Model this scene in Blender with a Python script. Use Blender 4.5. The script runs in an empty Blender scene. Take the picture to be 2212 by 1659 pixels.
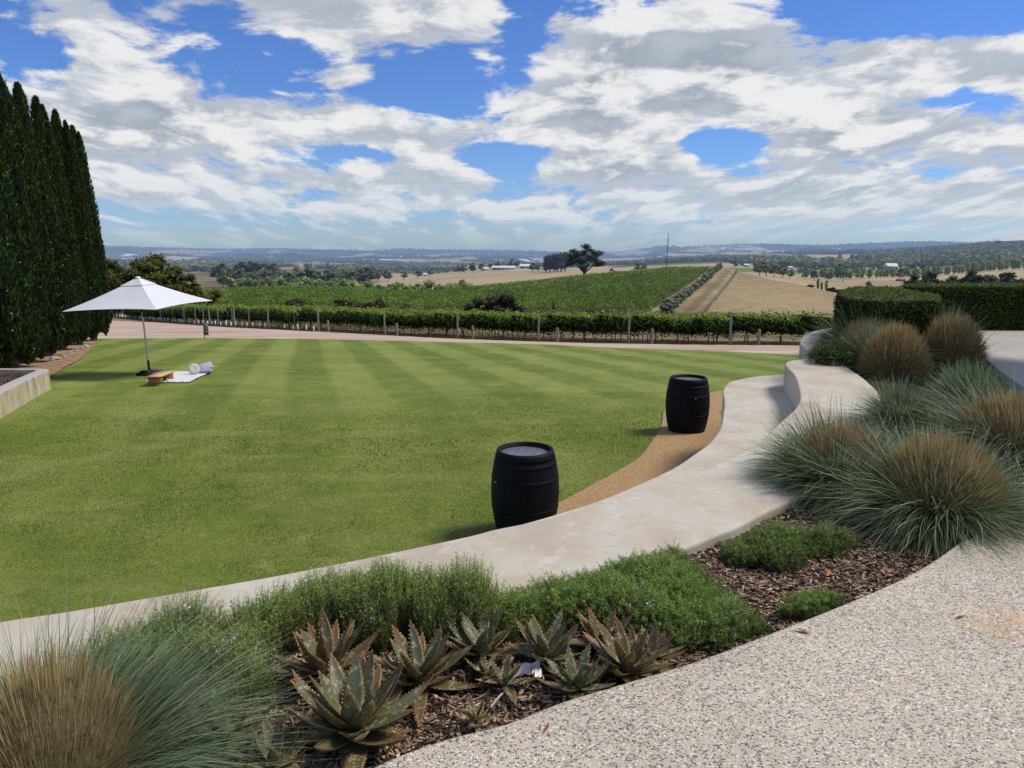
import bpy, bmesh, math, random
import numpy as np
rng = np.random.default_rng(11)
random.seed(5)
SC = bpy.context.scene
COL = SC.collection
PI = math.pi
# ------------------------------------------------------------------ camera geometry (photo measured on a 2212 x 1659 grid)
H = 1.6
TH = math.radians(10.7)
F, CX, CY = 1661.0, 1106.0, 829.5
ct, st = math.cos(TH), math.sin(TH)

def ray(px, py):
    u = (px - CX) / F; v = (CY - py) / F
    return np.array([u, ct + v * st, -st + v * ct])

def onplane(px, py, z):
    d = ray(px, py); t = (z - H) / d[2]
    return np.array([d[0] * t, d[1] * t, z])

def zpy(py, Y):
    v = (CY - np.asarray(py, float)) / F
    return H + Y * (-st + v * ct) / (ct + v * st)

def s_of(px):
    return (np.asarray(px, float) - CX) / F / 1.008

def px_of(s):
    return CX + np.asarray(s) * F * 1.008

# ------------------------------------------------------------------ small numpy noise
def _h(i, j, k=0):
    n = np.sin(i * 127.1 + j * 311.7 + k * 74.7) * 43758.5453
    return n - np.floor(n)

def vnoise(x, y, k=0):
    x = np.asarray(x, float); y = np.asarray(y, float)
    xi = np.floor(x); yi = np.floor(y); fx = x - xi; fy = y - yi
    fx = fx * fx * (3 - 2 * fx); fy = fy * fy * (3 - 2 * fy)
    return (_h(xi, yi, k) * (1 - fx) + _h(xi + 1, yi, k) * fx) * (1 - fy) + (_h(xi, yi + 1, k) * (1 - fx) + _h(xi + 1, yi + 1, k) * fx) * fy

def fbm(x, y, k=0, o=4):
    a = 0; w = .5
    for i in range(o):
        a = a + w * vnoise(np.asarray(x) * 2 ** i, np.asarray(y) * 2 ** i, k + i * 7); w *= .5
    return a / (1 - .5 ** o)

def sstep(a, b, x):
    t = np.clip((np.asarray(x, float) - a) / (b - a), 0, 1)
    return t * t * (3 - 2 * t)

def inpoly(x, y, poly):
    x = np.asarray(x); y = np.asarray(y); r = np.zeros(x.shape, bool)
    n = len(poly)
    for i in range(n):
        x1, y1 = poly[i][:2]; x2, y2 = poly[(i + 1) % n][:2]
        if y1 == y2: continue
        c = ((y1 > y) != (y2 > y)) & (x < (x2 - x1) * (y - y1) / (y2 - y1) + x1)
        r ^= c
    return r

# ------------------------------------------------------------------ mesh building
class MB:
    """collects quads and triangles with a colour attribute, built as ONE mesh"""
    def __init__(s):
        s.v = []; s.t = []; s.f = []; s.m = []; s.n = 0
    def add(s, V, Fc, tint=None, mat=0):
        V = np.asarray(V, float).reshape(-1, 3); Fc = np.asarray(Fc, int)
        if tint is None: tint = np.full((len(V), 3), .5)
        tint = np.asarray(tint, float)
        if tint.ndim == 1: tint = np.repeat(tint[:, None], 3, 1) if len(tint) == len(V) else np.tile(tint, (len(V), 1))
        s.v.append(V); s.t.append(tint); s.f.append(Fc + s.n); s.m.append(np.full(len(Fc), mat)); s.n += len(V)
        return s
    def box(s, c, size, rot=0.0, tint=None, mat=0):
        x, y, z = [q / 2 for q in size]
        P = np.array([[-x, -y, -z], [x, -y, -z], [x, y, -z], [-x, y, -z], [-x, -y, z], [x, -y, z], [x, y, z], [-x, y, z]])
        c_, s_ = math.cos(rot), math.sin(rot)
        P = np.stack([P[:, 0] * c_ - P[:, 1] * s_, P[:, 0] * s_ + P[:, 1] * c_, P[:, 2]], 1) + np.asarray(c)
        return s.add(P, [[0, 3, 2, 1], [4, 5, 6, 7], [0, 1, 5, 4], [1, 2, 6, 5], [2, 3, 7, 6], [3, 0, 4, 7]], tint, mat)
    def tube(s, path, rad, n=8, tint=None, mat=0, cap=True):
        P = np.asarray(path, float); R = np.broadcast_to(np.asarray(rad, float), (len(P),))
        V = []
        T = np.gradient(P, axis=0); T /= np.linalg.norm(T, axis=1)[:, None] + 1e-9
        ref = np.array([1., 0, 0]) if abs(T[0, 0]) < .8 else np.array([0, 1., 0])
        for i in range(len(P)):
            a = np.cross(T[i], ref); a /= np.linalg.norm(a) + 1e-9; b = np.cross(T[i], a)
            th = np.arange(n) / n * 2 * PI
            V.append(P[i] + R[i] * (np.cos(th)[:, None] * a + np.sin(th)[:, None] * b))
        V = np.concatenate(V); Fc = []
        for i in range(len(P) - 1):
            for j in range(n):
                k = (j + 1) % n
                Fc.append([i * n + j, i * n + k, (i + 1) * n + k, (i + 1) * n + j])
        s.add(V, Fc, tint, mat)
        if cap:
            for i in (0, len(P) - 1):
                ring = V[i * n:(i + 1) * n]; c = ring.mean(0)
                s.add(np.vstack([ring, c]), [[j, (j + 1) % n, n] for j in range(n)], tint, mat)
        return s
    def lathe(s, prof, n=40, tint=None, mat=0, c=(0, 0, 0)):
        pr = np.asarray(prof, float); th = np.arange(n) / n * 2 * PI
        V = np.stack([pr[:, 0][:, None] * np.cos(th), pr[:, 0][:, None] * np.sin(th), np.repeat(pr[:, 1][:, None], n, 1)], 2).reshape(-1, 3) + np.asarray(c)
        Fc = [[i * n + j, i * n + (j + 1) % n, (i + 1) * n + (j + 1) % n, (i + 1) * n + j] for i in range(len(pr) - 1) for j in range(n)]
        return s.add(V, Fc, tint, mat)
    def build(s, name, mats, parent=None, smooth=False):
        V = np.concatenate(s.v); me = bpy.data.meshes.new(name)
        me.vertices.add(len(V)); me.vertices.foreach_set('co', V.astype(np.float32).ravel())
        tot = np.concatenate([np.full(len(f), f.shape[1]) for f in s.f]); loops = np.concatenate([f.ravel() for f in s.f])
        me.loops.add(len(loops)); me.loops.foreach_set('vertex_index', loops.astype(np.int32))
        me.polygons.add(len(tot)); me.polygons.foreach_set('loop_start', (np.cumsum(tot) - tot).astype(np.int32))
        mi = np.concatenate(s.m)
        if mi.any(): me.polygons.foreach_set('material_index', mi.astype(np.int32))
        if smooth: me.polygons.foreach_set('use_smooth', np.ones(len(tot), bool))
        at = me.attributes.new('tint', 'FLOAT_COLOR', 'POINT')
        T = np.concatenate(s.t); at.data.foreach_set('color', np.hstack([T, np.ones((len(T), 1))]).astype(np.float32).ravel())
        for m in (mats if isinstance(mats, (list, tuple)) else [mats]): me.materials.append(m)
        me.update(calc_edges=True); me.validate()
        o = bpy.data.objects.new(name, me); COL.objects.link(o)
        if parent is not None: o.parent = parent
        return o

def unit(V):
    return V / (np.linalg.norm(V, axis=-1, keepdims=True) + 1e-9)

def rdir(n):
    return unit(rng.normal(size=(n, 3)))

def leaf_quads(C, A, B):
    """quads centred on C with half axes A and B, folded a little to catch light"""
    n = len(C)
    V = np.stack([C - A, C - B * .9, C + A, C + B * .9], 1).reshape(-1, 3)
    return V, np.arange(n * 4).reshape(n, 4)

def empty(name, loc=(0, 0, 0), rz=0.0):
    o = bpy.data.objects.new(name, None); COL.objects.link(o); o.location = loc; o.rotation_euler = (0, 0, rz)
    o.empty_display_size = .2
    return o

def tag(o, label=None, cat=None, group=None, kind=None):
    if label: o['label'] = label
    if cat: o['category'] = cat
    if group: o['group'] = group
    if kind: o['kind'] = kind
    return o

def copy_tree(o, parent=None):
    c = o.copy(); COL.objects.link(c); c.parent = parent
    for ch in list(o.children): copy_tree(ch, c)
    return c

class Proto:
    """first placement moves the model itself, later ones copy it with its parts"""
    def __init__(s, root): s.root = root; s.used = False
    def place(s, loc, rz=0.0, sc=1.0, label=None, cat=None, group=None, tilt=(0, 0)):
        o = s.root if not s.used else copy_tree(s.root)
        s.used = True
        o.location = loc; o.rotation_euler = (tilt[0], tilt[1], rz); o.scale = (sc, sc, sc) if np.isscalar(sc) else sc
        return tag(o, label, cat, group)

# ------------------------------------------------------------------ materials
def newmat(name):
    m = bpy.data.materials.new(name); m.use_nodes = True; nt = m.node_tree
    for n in list(nt.nodes): nt.nodes.remove(n)
    return m, nt

class NT:
    def __init__(s, nt): s.nt = nt
    def n(s, typ, **kw):
        x = s.nt.nodes.new(typ)
        for k, v in kw.items():
            if k == 'ins':
                for a, b in v.items():
                    if hasattr(b, 'is_output') and b.is_output: s.nt.links.new(b, x.inputs[a])
                    else: x.inputs[a].default_value = b
            else: setattr(x, k, v)
        return x
    def math(s, op, a, b=None, c=None, clamp=False):
        i = {0: a}
        if b is not None: i[1] = b
        if c is not None: i[2] = c
        return s.n('ShaderNodeMath', operation=op, use_clamp=clamp, ins=i).outputs[0]
    def vmath(s, op, a, b=None, scale=None):
        i = {0: a}
        if b is not None: i[1] = b
        if scale is not None: i['Scale'] = scale
        x = s.n('ShaderNodeVectorMath', operation=op, ins=i)
        return x.outputs['Value'] if op in ('LENGTH', 'DOT_PRODUCT', 'DISTANCE') else x.outputs[0]
    def mix(s, fac, a, b, blend='MIX'):
        x = s.n('ShaderNodeMix', data_type='RGBA', blend_type=blend)
        for sock, v in ((x.inputs[0], fac), (x.inputs[6], a), (x.inputs[7], b)):
            if hasattr(v, 'is_output') and v.is_output: s.nt.links.new(v, sock)
            else: sock.default_value = v if sock.name == 'Factor' else ((*v, 1) if len(v) == 3 else v)
        return x.outputs[2]
    def noise(s, vec, scale, detail=4, rough=.55, dist=0.0, out='Fac'):
        return s.n('ShaderNodeTexNoise', ins={'Vector': vec, 'Scale': scale, 'Detail': detail, 'Roughness': rough, 'Distortion': dist}).outputs[out]
    def ramp(s, fac, stops, interp='LINEAR'):
        x = s.n('ShaderNodeValToRGB', ins={0: fac}); cr = x.color_ramp; cr.interpolation = interp
        while len(cr.elements) < len(stops): cr.elements.new(.5)
        for e, (p, c) in zip(cr.elements, stops):
            e.position = p; e.color = (*c, 1) if len(c) == 3 else c
        return x.outputs[0]
    def sst(s, x, a, b, lo=0.0, hi=1.0):
        return s.n('ShaderNodeMapRange', interpolation_type='SMOOTHSTEP', ins={0: x, 1: a, 2: b, 3: lo, 4: hi}).outputs[0]
    def scalev(s, vec, sc):
        return s.n('ShaderNodeMapping', ins={'Vector': vec, 'Scale': sc}).outputs[0]
    def pos(s): return s.n('ShaderNodeNewGeometry').outputs['Position']
    def attr(s): return s.n('ShaderNodeAttribute', attribute_name='tint').outputs['Color']
    def sep(s, v):
        return s.n('ShaderNodeSeparateXYZ', ins={0: v}).outputs
    def bump(s, h, strength=.4, dist=.01):
        return s.n('ShaderNodeBump', ins={'Height': h, 'Strength': strength, 'Distance': dist}).outputs[0]
    def bsdf(s, col, rough=.7, spec=.3, normal=None, metal=0.0):
        i = {'Base Color': col if hasattr(col, 'is_output') else (*col, 1), 'Roughness': rough, 'Specular IOR Level': spec, 'Metallic': metal}
        if normal is not None: i['Normal'] = normal
        return s.n('ShaderNodeBsdfPrincipled', ins=i).outputs[0]
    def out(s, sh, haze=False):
        if haze:  # aerial haze put into the material: blue glow blended in with distance
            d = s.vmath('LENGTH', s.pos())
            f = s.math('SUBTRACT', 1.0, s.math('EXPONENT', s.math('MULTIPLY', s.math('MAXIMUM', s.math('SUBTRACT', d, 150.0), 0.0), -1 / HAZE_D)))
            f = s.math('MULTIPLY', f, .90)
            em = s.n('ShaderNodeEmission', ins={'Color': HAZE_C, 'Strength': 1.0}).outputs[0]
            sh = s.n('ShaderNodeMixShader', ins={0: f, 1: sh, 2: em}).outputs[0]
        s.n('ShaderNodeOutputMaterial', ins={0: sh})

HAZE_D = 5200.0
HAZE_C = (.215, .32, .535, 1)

def foliage_mat(name, dark, light, transl=.25, haze=False, rough=.55, spec=.25, accent=None, var=.12):
    m, nt = newmat(name); q = NT(nt)
    c = q.sep(q.attr())
    col = q.mix(c[0], dark, light)
    if accent: col = q.mix(c[1], col, accent)
    rnd = q.n('ShaderNodeObjectInfo').outputs['Random']
    hsv = q.n('ShaderNodeHueSaturation', ins={'Hue': q.math('ADD', .5 - var * .12, q.math('MULTIPLY', rnd, var * .24)), 'Saturation': 1.0,
              'Value': q.math('ADD', 1 - var, q.math('MULTIPLY', rnd, 2 * var)), 'Color': col}).outputs[0]
    b = q.bsdf(hsv, rough, spec)
    if transl:
        t = q.n('ShaderNodeBsdfTranslucent', ins={'Color': hsv}).outputs[0]
        b = q.n('ShaderNodeMixShader', ins={0: transl, 1: b, 2: t}).outputs[0]
    q.out(b, haze); return m

def flat_mat(name, col, rough=.6, spec=.3, nscale=30, namp=.2, haze=False, metal=0.0, bump=0.0):
    m, nt = newmat(name); q = NT(nt)
    p = q.n('ShaderNodeTexCoord').outputs['Object']
    f = q.noise(p, nscale, 5)
    c = q.mix(f, tuple(v * (1 - namp) for v in col), tuple(min(1, v * (1 + namp)) for v in col))
    nm = q.bump(f, bump, .01) if bump else None
    q.out(q.bsdf(c, rough, spec, nm, metal), haze); return m

def attr_mat(name, rough=.7, spec=.2, haze=False, nscale=40, namp=.15):
    m, nt = newmat(name); q = NT(nt)
    f = q.noise(q.n('ShaderNodeTexCoord').outputs['Object'], nscale, 4)
    c = q.mix(1.0, q.attr(), q.ramp(f, [(.25, (1 - namp,) * 3), (.75, (1 + namp,) * 3)]), 'MULTIPLY')
    q.out(q.bsdf(c, rough, spec), haze); return m
M = {}
# ------------------------------------------------------------------ ground shape
def lawn_drop(Y):
    return 3.0 + .083 * 1.6 * np.logaddexp(0.0, (np.asarray(Y, float) - 12.2) / 1.6)

def lawn_z(Y): return H - lawn_drop(Y)

LE_PX = [-500, 230, 450, 700, 1000, 1200, 1300, 1550, 1740, 2300]
LE_PY = [731, 731, 730, 733, 739.5, 745, 750, 758, 767, 790]
def lawn_edge(px):
    py = np.interp(px, LE_PX, LE_PY)
    tn = np.tan(TH + np.arctan((py - CY) / F))
    return 1.99 / (tn - .083)

RIDGE = np.array([(-700, 531), (100, 532), (240, 533), (330, 536), (480, 540), (590, 538), (700, 541), (790, 545), (830, 541), (860, 537), (933, 541), (1081, 542), (1218, 546),
                  (1329, 546), (1371, 542), (1428, 536), (1453, 534), (1480, 536), (1510, 533), (1550, 531), (1629, 528), (1709, 531), (1810, 531), (1896, 526), (1963, 522.5), (2008, 524), (2212, 526), (3000, 526)])
TABLE = {
 -700: [(60, 718), (80, 704), (120, 684), (160, 672), (220, 655), (300, 645), (450, 625), (700, 600), (1200, 580), (2500, 562), (5000, 550), (8000, 542)],
 230: [(62, 712), (85, 694), (118, 681), (160, 672), (220, 660), (300, 650), (450, 625), (700, 602), (1200, 580), (2500, 564), (5000, 552), (8000, 544)],
 480: [(65, 707.5), (90, 695), (118, 683), (160, 660), (220, 630), (270, 632), (330, 634), (450, 622), (700, 600), (1200, 582), (2500, 567), (5000, 555), (8000, 547)],
 700: [(58.5, 716), (75, 706), (100, 692), (130, 678), (165, 655), (220, 626), (260, 631), (330, 636), (450, 618), (700, 598), (1200, 583), (2500, 569), (5000, 557), (8000, 549)],
 900: [(54, 728), (70, 715), (95, 700), (130, 684), (165, 662), (225, 638), (260, 640), (330, 642), (420, 628), (520, 612), (700, 598), (900, 595), (1100, 598), (2500, 572), (5000, 558), (8000, 550)],
 1100: [(51.5, 736), (70, 720), (95, 704), (130, 688), (160, 666), (230, 620), (260, 622), (350, 632), (420, 622), (520, 604), (700, 588), (900, 577), (1100, 580), (2500, 571), (5000, 558), (8000, 550)],
 1250: [(49, 740), (70, 724), (95, 708), (130, 691), (160, 666), (240, 602), (280, 605), (350, 616), (450, 603), (520, 592), (700, 583), (850, 577), (1100, 584), (2500, 573), (5000, 561), (8000, 553)],
 1450: [(46, 744), (65, 726), (90, 710), (125, 693), (150, 673), (190, 632), (255, 583), (290, 586), (370, 574), (430, 579), (600, 590), (900, 579), (1500, 568), (2500, 561), (5000, 552), (8000, 546)],
 1560: [(44, 745.5), (60, 730), (90, 713), (120, 698), (150, 673), (190, 638), (260, 590), (300, 577), (340, 580), (430, 585), (600, 590), (900, 575), (1500, 564), (2500, 554), (5000, 546), (8000, 540)],
 1700: [(42, 746), (60, 732), (90, 715), (120, 701), (150, 678), (190, 640), (240, 606), (280, 612), (360, 613), (450, 604), (600, 594), (800, 586), (1100, 574), (1500, 564), (2500, 551), (5000, 543), (8000, 537)],
 1808: [(41, 747), (60, 733), (90, 716), (120, 704), (150, 685), (200, 650), (240, 631), (290, 640), (380, 630), (450, 618), (600, 600), (800, 589), (1100, 574), (1500, 561), (2500, 548), (5000, 541), (8000, 536)],
 2000: [(40, 750), (90, 721), (150, 690), (200, 668), (250, 650), (300, 648), (380, 632), (450, 619), (600, 598), (800, 585), (1100, 567), (1500, 555), (2000, 543), (2500, 537), (5000, 540), (8000, 533)],
 2212: [(40, 755), (90, 722), (150, 692), (200, 670), (250, 658), (300, 650), (380, 629), (450, 611), (600, 586), (700, 579), (800, 575), (1100, 558), (1500, 538), (2000, 522), (2300, 519), (5000, 535), (8000, 530)],
 3000: [(40, 760), (90, 722), (150, 692), (200, 670), (250, 658), (300, 650), (380, 629), (450, 611), (600, 586), (800, 570), (1100, 550), (1500, 528), (2000, 508), (2300, 505), (5000, 530), (8000, 528)],
}
PXG = np.arange(-700, 3001, 8.0)
YG = np.geomspace(18, 17000, 330)
def _grid():
    cols = []
    for px in sorted(TABLE):
        ye = float(lawn_edge(px)); rows = [(ye, float(np.interp(px, LE_PX, LE_PY)))] + TABLE[px]
        rows += [(11500, float(np.interp(px, RIDGE[:, 0], RIDGE[:, 1]))), (14000, float(np.interp(px, RIDGE[:, 0], RIDGE[:, 1])) + 6), (17000, 552)]
        Ys = np.log([r[0] for r in rows]); P = [r[1] for r in rows]
        cols.append(np.interp(np.log(YG), Ys, P))
    cols = np.array(cols); ks = sorted(TABLE)
    G = np.array([np.interp(PXG, ks, cols[:, j]) for j in range(len(YG))]).T
    wf = sstep(6500, 10500, YG)[None, :]; r = np.interp(PXG, RIDGE[:, 0], RIDGE[:, 1])
    back = np.interp(YG, [0, 11500, 14000, 17000], [0, 0, 6, 14])
    G = G * (1 - wf) + wf * (r[:, None] + back[None, :])
    def sm(A, ax, sg):
        k = np.arange(-3 * sg, 3 * sg + 1); w = np.exp(-.5 * (k / sg) ** 2); w /= w.sum()
        pad = [(0, 0), (0, 0)]; pad[ax] = (3 * sg, 3 * sg)
        return np.apply_along_axis(lambda a: np.convolve(a, w, 'valid'), ax, np.pad(A, pad, 'edge'))
    S = sm(sm(G, 0, 3), 1, 2)
    # low swells on the distant country
    nz = (fbm(PXG[:, None] / 80 + 5, np.log(YG)[None, :] * 8, 3, 3) - .5) * 21 * sstep(2200, 4500, YG)[None, :] * (1 - sstep(8500, 10500, YG))[None, :]
    S = S + nz
    Z = zpy(S, YG[None, :])
    le = lawn_edge(PXG)[:, None]
    w = sstep(-.5, 2.0, YG[None, :] - le)
    Z = (lawn_z(YG)[None, :] - .10) * (1 - w) + Z * w
    return Z
ZG = _grid()
def terr(s, Y):
    s = np.asarray(s, float); Y = np.asarray(Y, float)
    a = np.clip((px_of(s) - PXG[0]) / 8.0, 0, len(PXG) - 1.001); b = np.clip((np.log(Y) - math.log(18)) / (math.log(17000 / 18)) * (len(YG) - 1), 0, len(YG) - 1.001)
    i = a.astype(int); j = b.astype(int); fa = a - i; fb = b - j
    return (ZG[i, j] * (1 - fa) + ZG[i + 1, j] * fa) * (1 - fb) + (ZG[i, j + 1] * (1 - fa) + ZG[i + 1, j + 1] * fa) * fb
def TZ(x, y): return terr(np.asarray(x) / np.asarray(y), y)
def at(px, Y, dz=0.0):
    s = float(s_of(px)); return (s * Y, Y, float(terr(s, Y)) + dz)
def hit(px, py, y0=30, y1=16000):
    """first ground point seen along the ray through a measured point"""
    d = ray(px, py); Ys = np.geomspace(y0, y1, 3000); t = Ys / d[1]
    z = H + d[2] * t; g = terr(d[0] * t / Ys, Ys); k = np.nonzero(z <= g)[0]
    j = k[0] if len(k) else np.argmin(z - g)
    return np.array([d[0] * t[j], Ys[j], g[j]])
def onlawn(px, py, dz=0.0):
    d = ray(px, py); z = -1.4
    for _ in range(40):
        t = (z - H) / d[2]; z = .5 * z + .5 * (float(lawn_z(d[1] * t)) + dz)
    t = (z - H) / d[2]
    return np.array([d[0] * t, d[1] * t, z])
# ------------------------------------------------------------------ camera, sun, sky
cam = bpy.data.cameras.new('camera'); camo = bpy.data.objects.new('camera', cam); COL.objects.link(camo)
camo.location = (0, 0, H); camo.rotation_euler = (PI / 2 - TH, 0, 0)
cam.sensor_width = 36; cam.lens = 36 * F / 2212; cam.clip_start = .05; cam.clip_end = 60000
SC.camera = camo
SC.view_settings.view_transform = 'Standard'; SC.view_settings.look = 'None'; SC.view_settings.exposure = 0
SC.cycles.max_bounces = 6; SC.cycles.diffuse_bounces = 3; SC.cycles.transmission_bounces = 3; SC.cycles.transparent_max_bounces = 8
SC.cycles.use_denoising = True

SUN = np.array([.60, .10, .79]); SUN /= np.linalg.norm(SUN)
sl = bpy.data.lights.new('sun', 'SUN'); sl.energy = 3.4; sl.angle = math.radians(18); sl.color = (1, .94, .83)
so = bpy.data.objects.new('sun', sl); COL.objects.link(so)
from mathutils import Vector
so.rotation_euler = Vector(tuple(-SUN)).to_track_quat('-Z', 'Y').to_euler(); so.location = (20, 10, 40)

W = bpy.data.worlds.new('World'); SC.world = W; W.use_nodes = True
wt = W.node_tree
for n in list(wt.nodes): wt.nodes.remove(n)

def cloud_group(banks, octaves=9):
    g = bpy.data.node_groups.new('cloud_density', 'ShaderNodeTree')
    g.interface.new_socket('Vector', in_out='INPUT', socket_type='NodeSocketVector')
    g.interface.new_socket('Density', in_out='OUTPUT', socket_type='NodeSocketFloat')
    q = NT(g)
    v = q.n('NodeGroupInput').outputs[0]
    x, y, _ = q.sep(v)[0:3]
    e = q.math('SQRT', q.math('ADD', q.math('MAXIMUM', y, -.04), .06))
    p = q.n('ShaderNodeCombineXYZ', ins={0: q.math('MULTIPLY', q.math('DIVIDE', x, e), 1.75), 1: q.math('MULTIPLY', e, 8.4), 2: 0.0}).outputs[0]
    big = q.noise(q.vmath('ADD', p, (3.1, 7.7, 0)), 1.1, 3, .5)
    det = q.noise(q.vmath('ADD', p, (1.3, 2.9, 4.0)), 2.5, octaves, .62, .30)
    den = q.math('ADD', q.math('MULTIPLY', big, .38), q.math('MULTIPLY', det, .62))
    # where the broad cloud banks and the blue gaps lie (directions on the sky)
    B = [(210, 60, 330, 110, .13), (640, 15, 150, 60, .10), (840, 45, 340, 85, .17), (60, 110, 110, 60, -.12), (520, 130, 200, 130, -.15), (960, 190, 180, 80, -.14), (1130, 90, 60, 150, -.09),
         (760, 158, 110, 34, .13), (610, 140, 70, 60, .10), (1330, 60, 230, 90, .10), (1380, 170, 320, 120, .20), (1700, 150, 350, 120, .18), (2080, 130, 260, 110, .16), (1980, 20, 340, 60, -.22), (2200, 20, 160, 90, -.12), (1250, 10, 170, 40, -.08),
         (300, 260, 420, 130, .20), (660, 250, 240, 70, .13), (860, 300, 260, 60, .12), (1010, 245, 110, 60, -.06), (720, 330, 130, 45, -.13), (1090, 345, 130, 70, -.13), (1560, 310, 110, 60, -.15), (1230, 240, 240, 80, .12), (1330, 340, 220, 70, .14),
         (1830, 270, 330, 60, .14), (2100, 215, 120, 34, -.13), (2000, 300, 340, 70, .10), (820, 385, 330, 40, .08), (330, 395, 260, 70, .05), (950, 410, 1500, 50, .05), (1700, 400, 800, 80, .10), (1900, 455, 800, 70, .10), (900, 450, 900, 40, .05), (400, 485, 500, 25, -.02), (60, 330, 300, 90, .08)]
    tot = den
    for (px, py, rx, ry, a) in (B if banks else []):
        d = ray(px, py); cu, ce = d[0] / d[1], d[2] / d[1]
        w = q.vmath('MULTIPLY', q.vmath('SUBTRACT', v, (cu, ce, 0)), (F / rx, F / ry * 1.0, 0))
        l = q.vmath('LENGTH', w)
        tot = q.math('MULTIPLY_ADD', q.sst(l, 0.0, 1.25, 1.0, 0.0), a, tot)
    g.nodes.new('NodeGroupOutput'); o = [n for n in g.nodes if n.type == 'GROUP_OUTPUT'][0]
    g.links.new(tot, o.inputs[0])
    return g
CG = cloud_group(True); CN = cloud_group(False, 5)
q = NT(wt)
tc = q.n('ShaderNodeTexCoord').outputs['Generated']
sky = q.n('ShaderNodeTexSky', sky_type='NISHITA', sun_disc=False, sun_elevation=math.asin(SUN[2]), sun_rotation=math.atan2(SUN[0], SUN[1]), altitude=400, air_density=1.0, dust_density=.15, ozone_density=2.2)
dx, dy, dz = q.sep(tc)[0:3]
ya = q.math('MAXIMUM', q.math('ABSOLUTE', dy), .15)
uv = q.n('ShaderNodeCombineXYZ', ins={0: q.math('DIVIDE', dx, ya), 1: q.math('DIVIDE', dz, ya), 2: 0.0}).outputs[0]
def dens(vec, g):
    x = wt.nodes.new('ShaderNodeGroup'); x.node_tree = g; wt.links.new(vec, x.inputs[0]); return x.outputs[0]
d0 = dens(uv, CG); dn = dens(uv, CN)
el = q.sep(uv)[1]
d1 = dens(q.vmath('ADD', uv, q.n('ShaderNodeCombineXYZ', ins={0: .014, 1: q.math('ADD', .006, q.math('MULTIPLY', el, .16)), 2: 0.0}).outputs[0]), CN)
SKY_LO, SKY_HI = .488, .57
W.cycles.sampling_method = 'MANUAL'; W.cycles.sample_map_resolution = 512
cov = q.sst(d0, SKY_LO, SKY_HI)
cov = q.math('MULTIPLY', cov, q.sst(el, .0, .03, .25, .97))
lit = q.sst(q.math('SUBTRACT', dn, d1), -.06, .09)
thick = q.sst(d0, .54, .76)
grey = q.mix(thick, (.55, .60, .68), (.385, .43, .50))
ccol = q.mix(lit, grey, (.93, .93, .93))
ccol = q.mix(q.sst(el, .0, .12, .6, 0.0), ccol, (.56, .67, .80))
skyc = q.mix(1.0, sky.outputs[0], q.mix(q.sst(el, .0, .34), (.50, .71, 1.16), (.48, .72, 1.20)), 'MULTIPLY')
bg1 = q.n('ShaderNodeBackground', ins={'Color': skyc, 'Strength': .105}).outputs[0]
bg2 = q.n('ShaderNodeBackground', ins={'Color': ccol, 'Strength': .92}).outputs[0]
ms = q.n('ShaderNodeMixShader', ins={0: cov, 1: bg1, 2: bg2}).outputs[0]
q.n('ShaderNodeOutputWorld', ins={0: ms})

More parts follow.
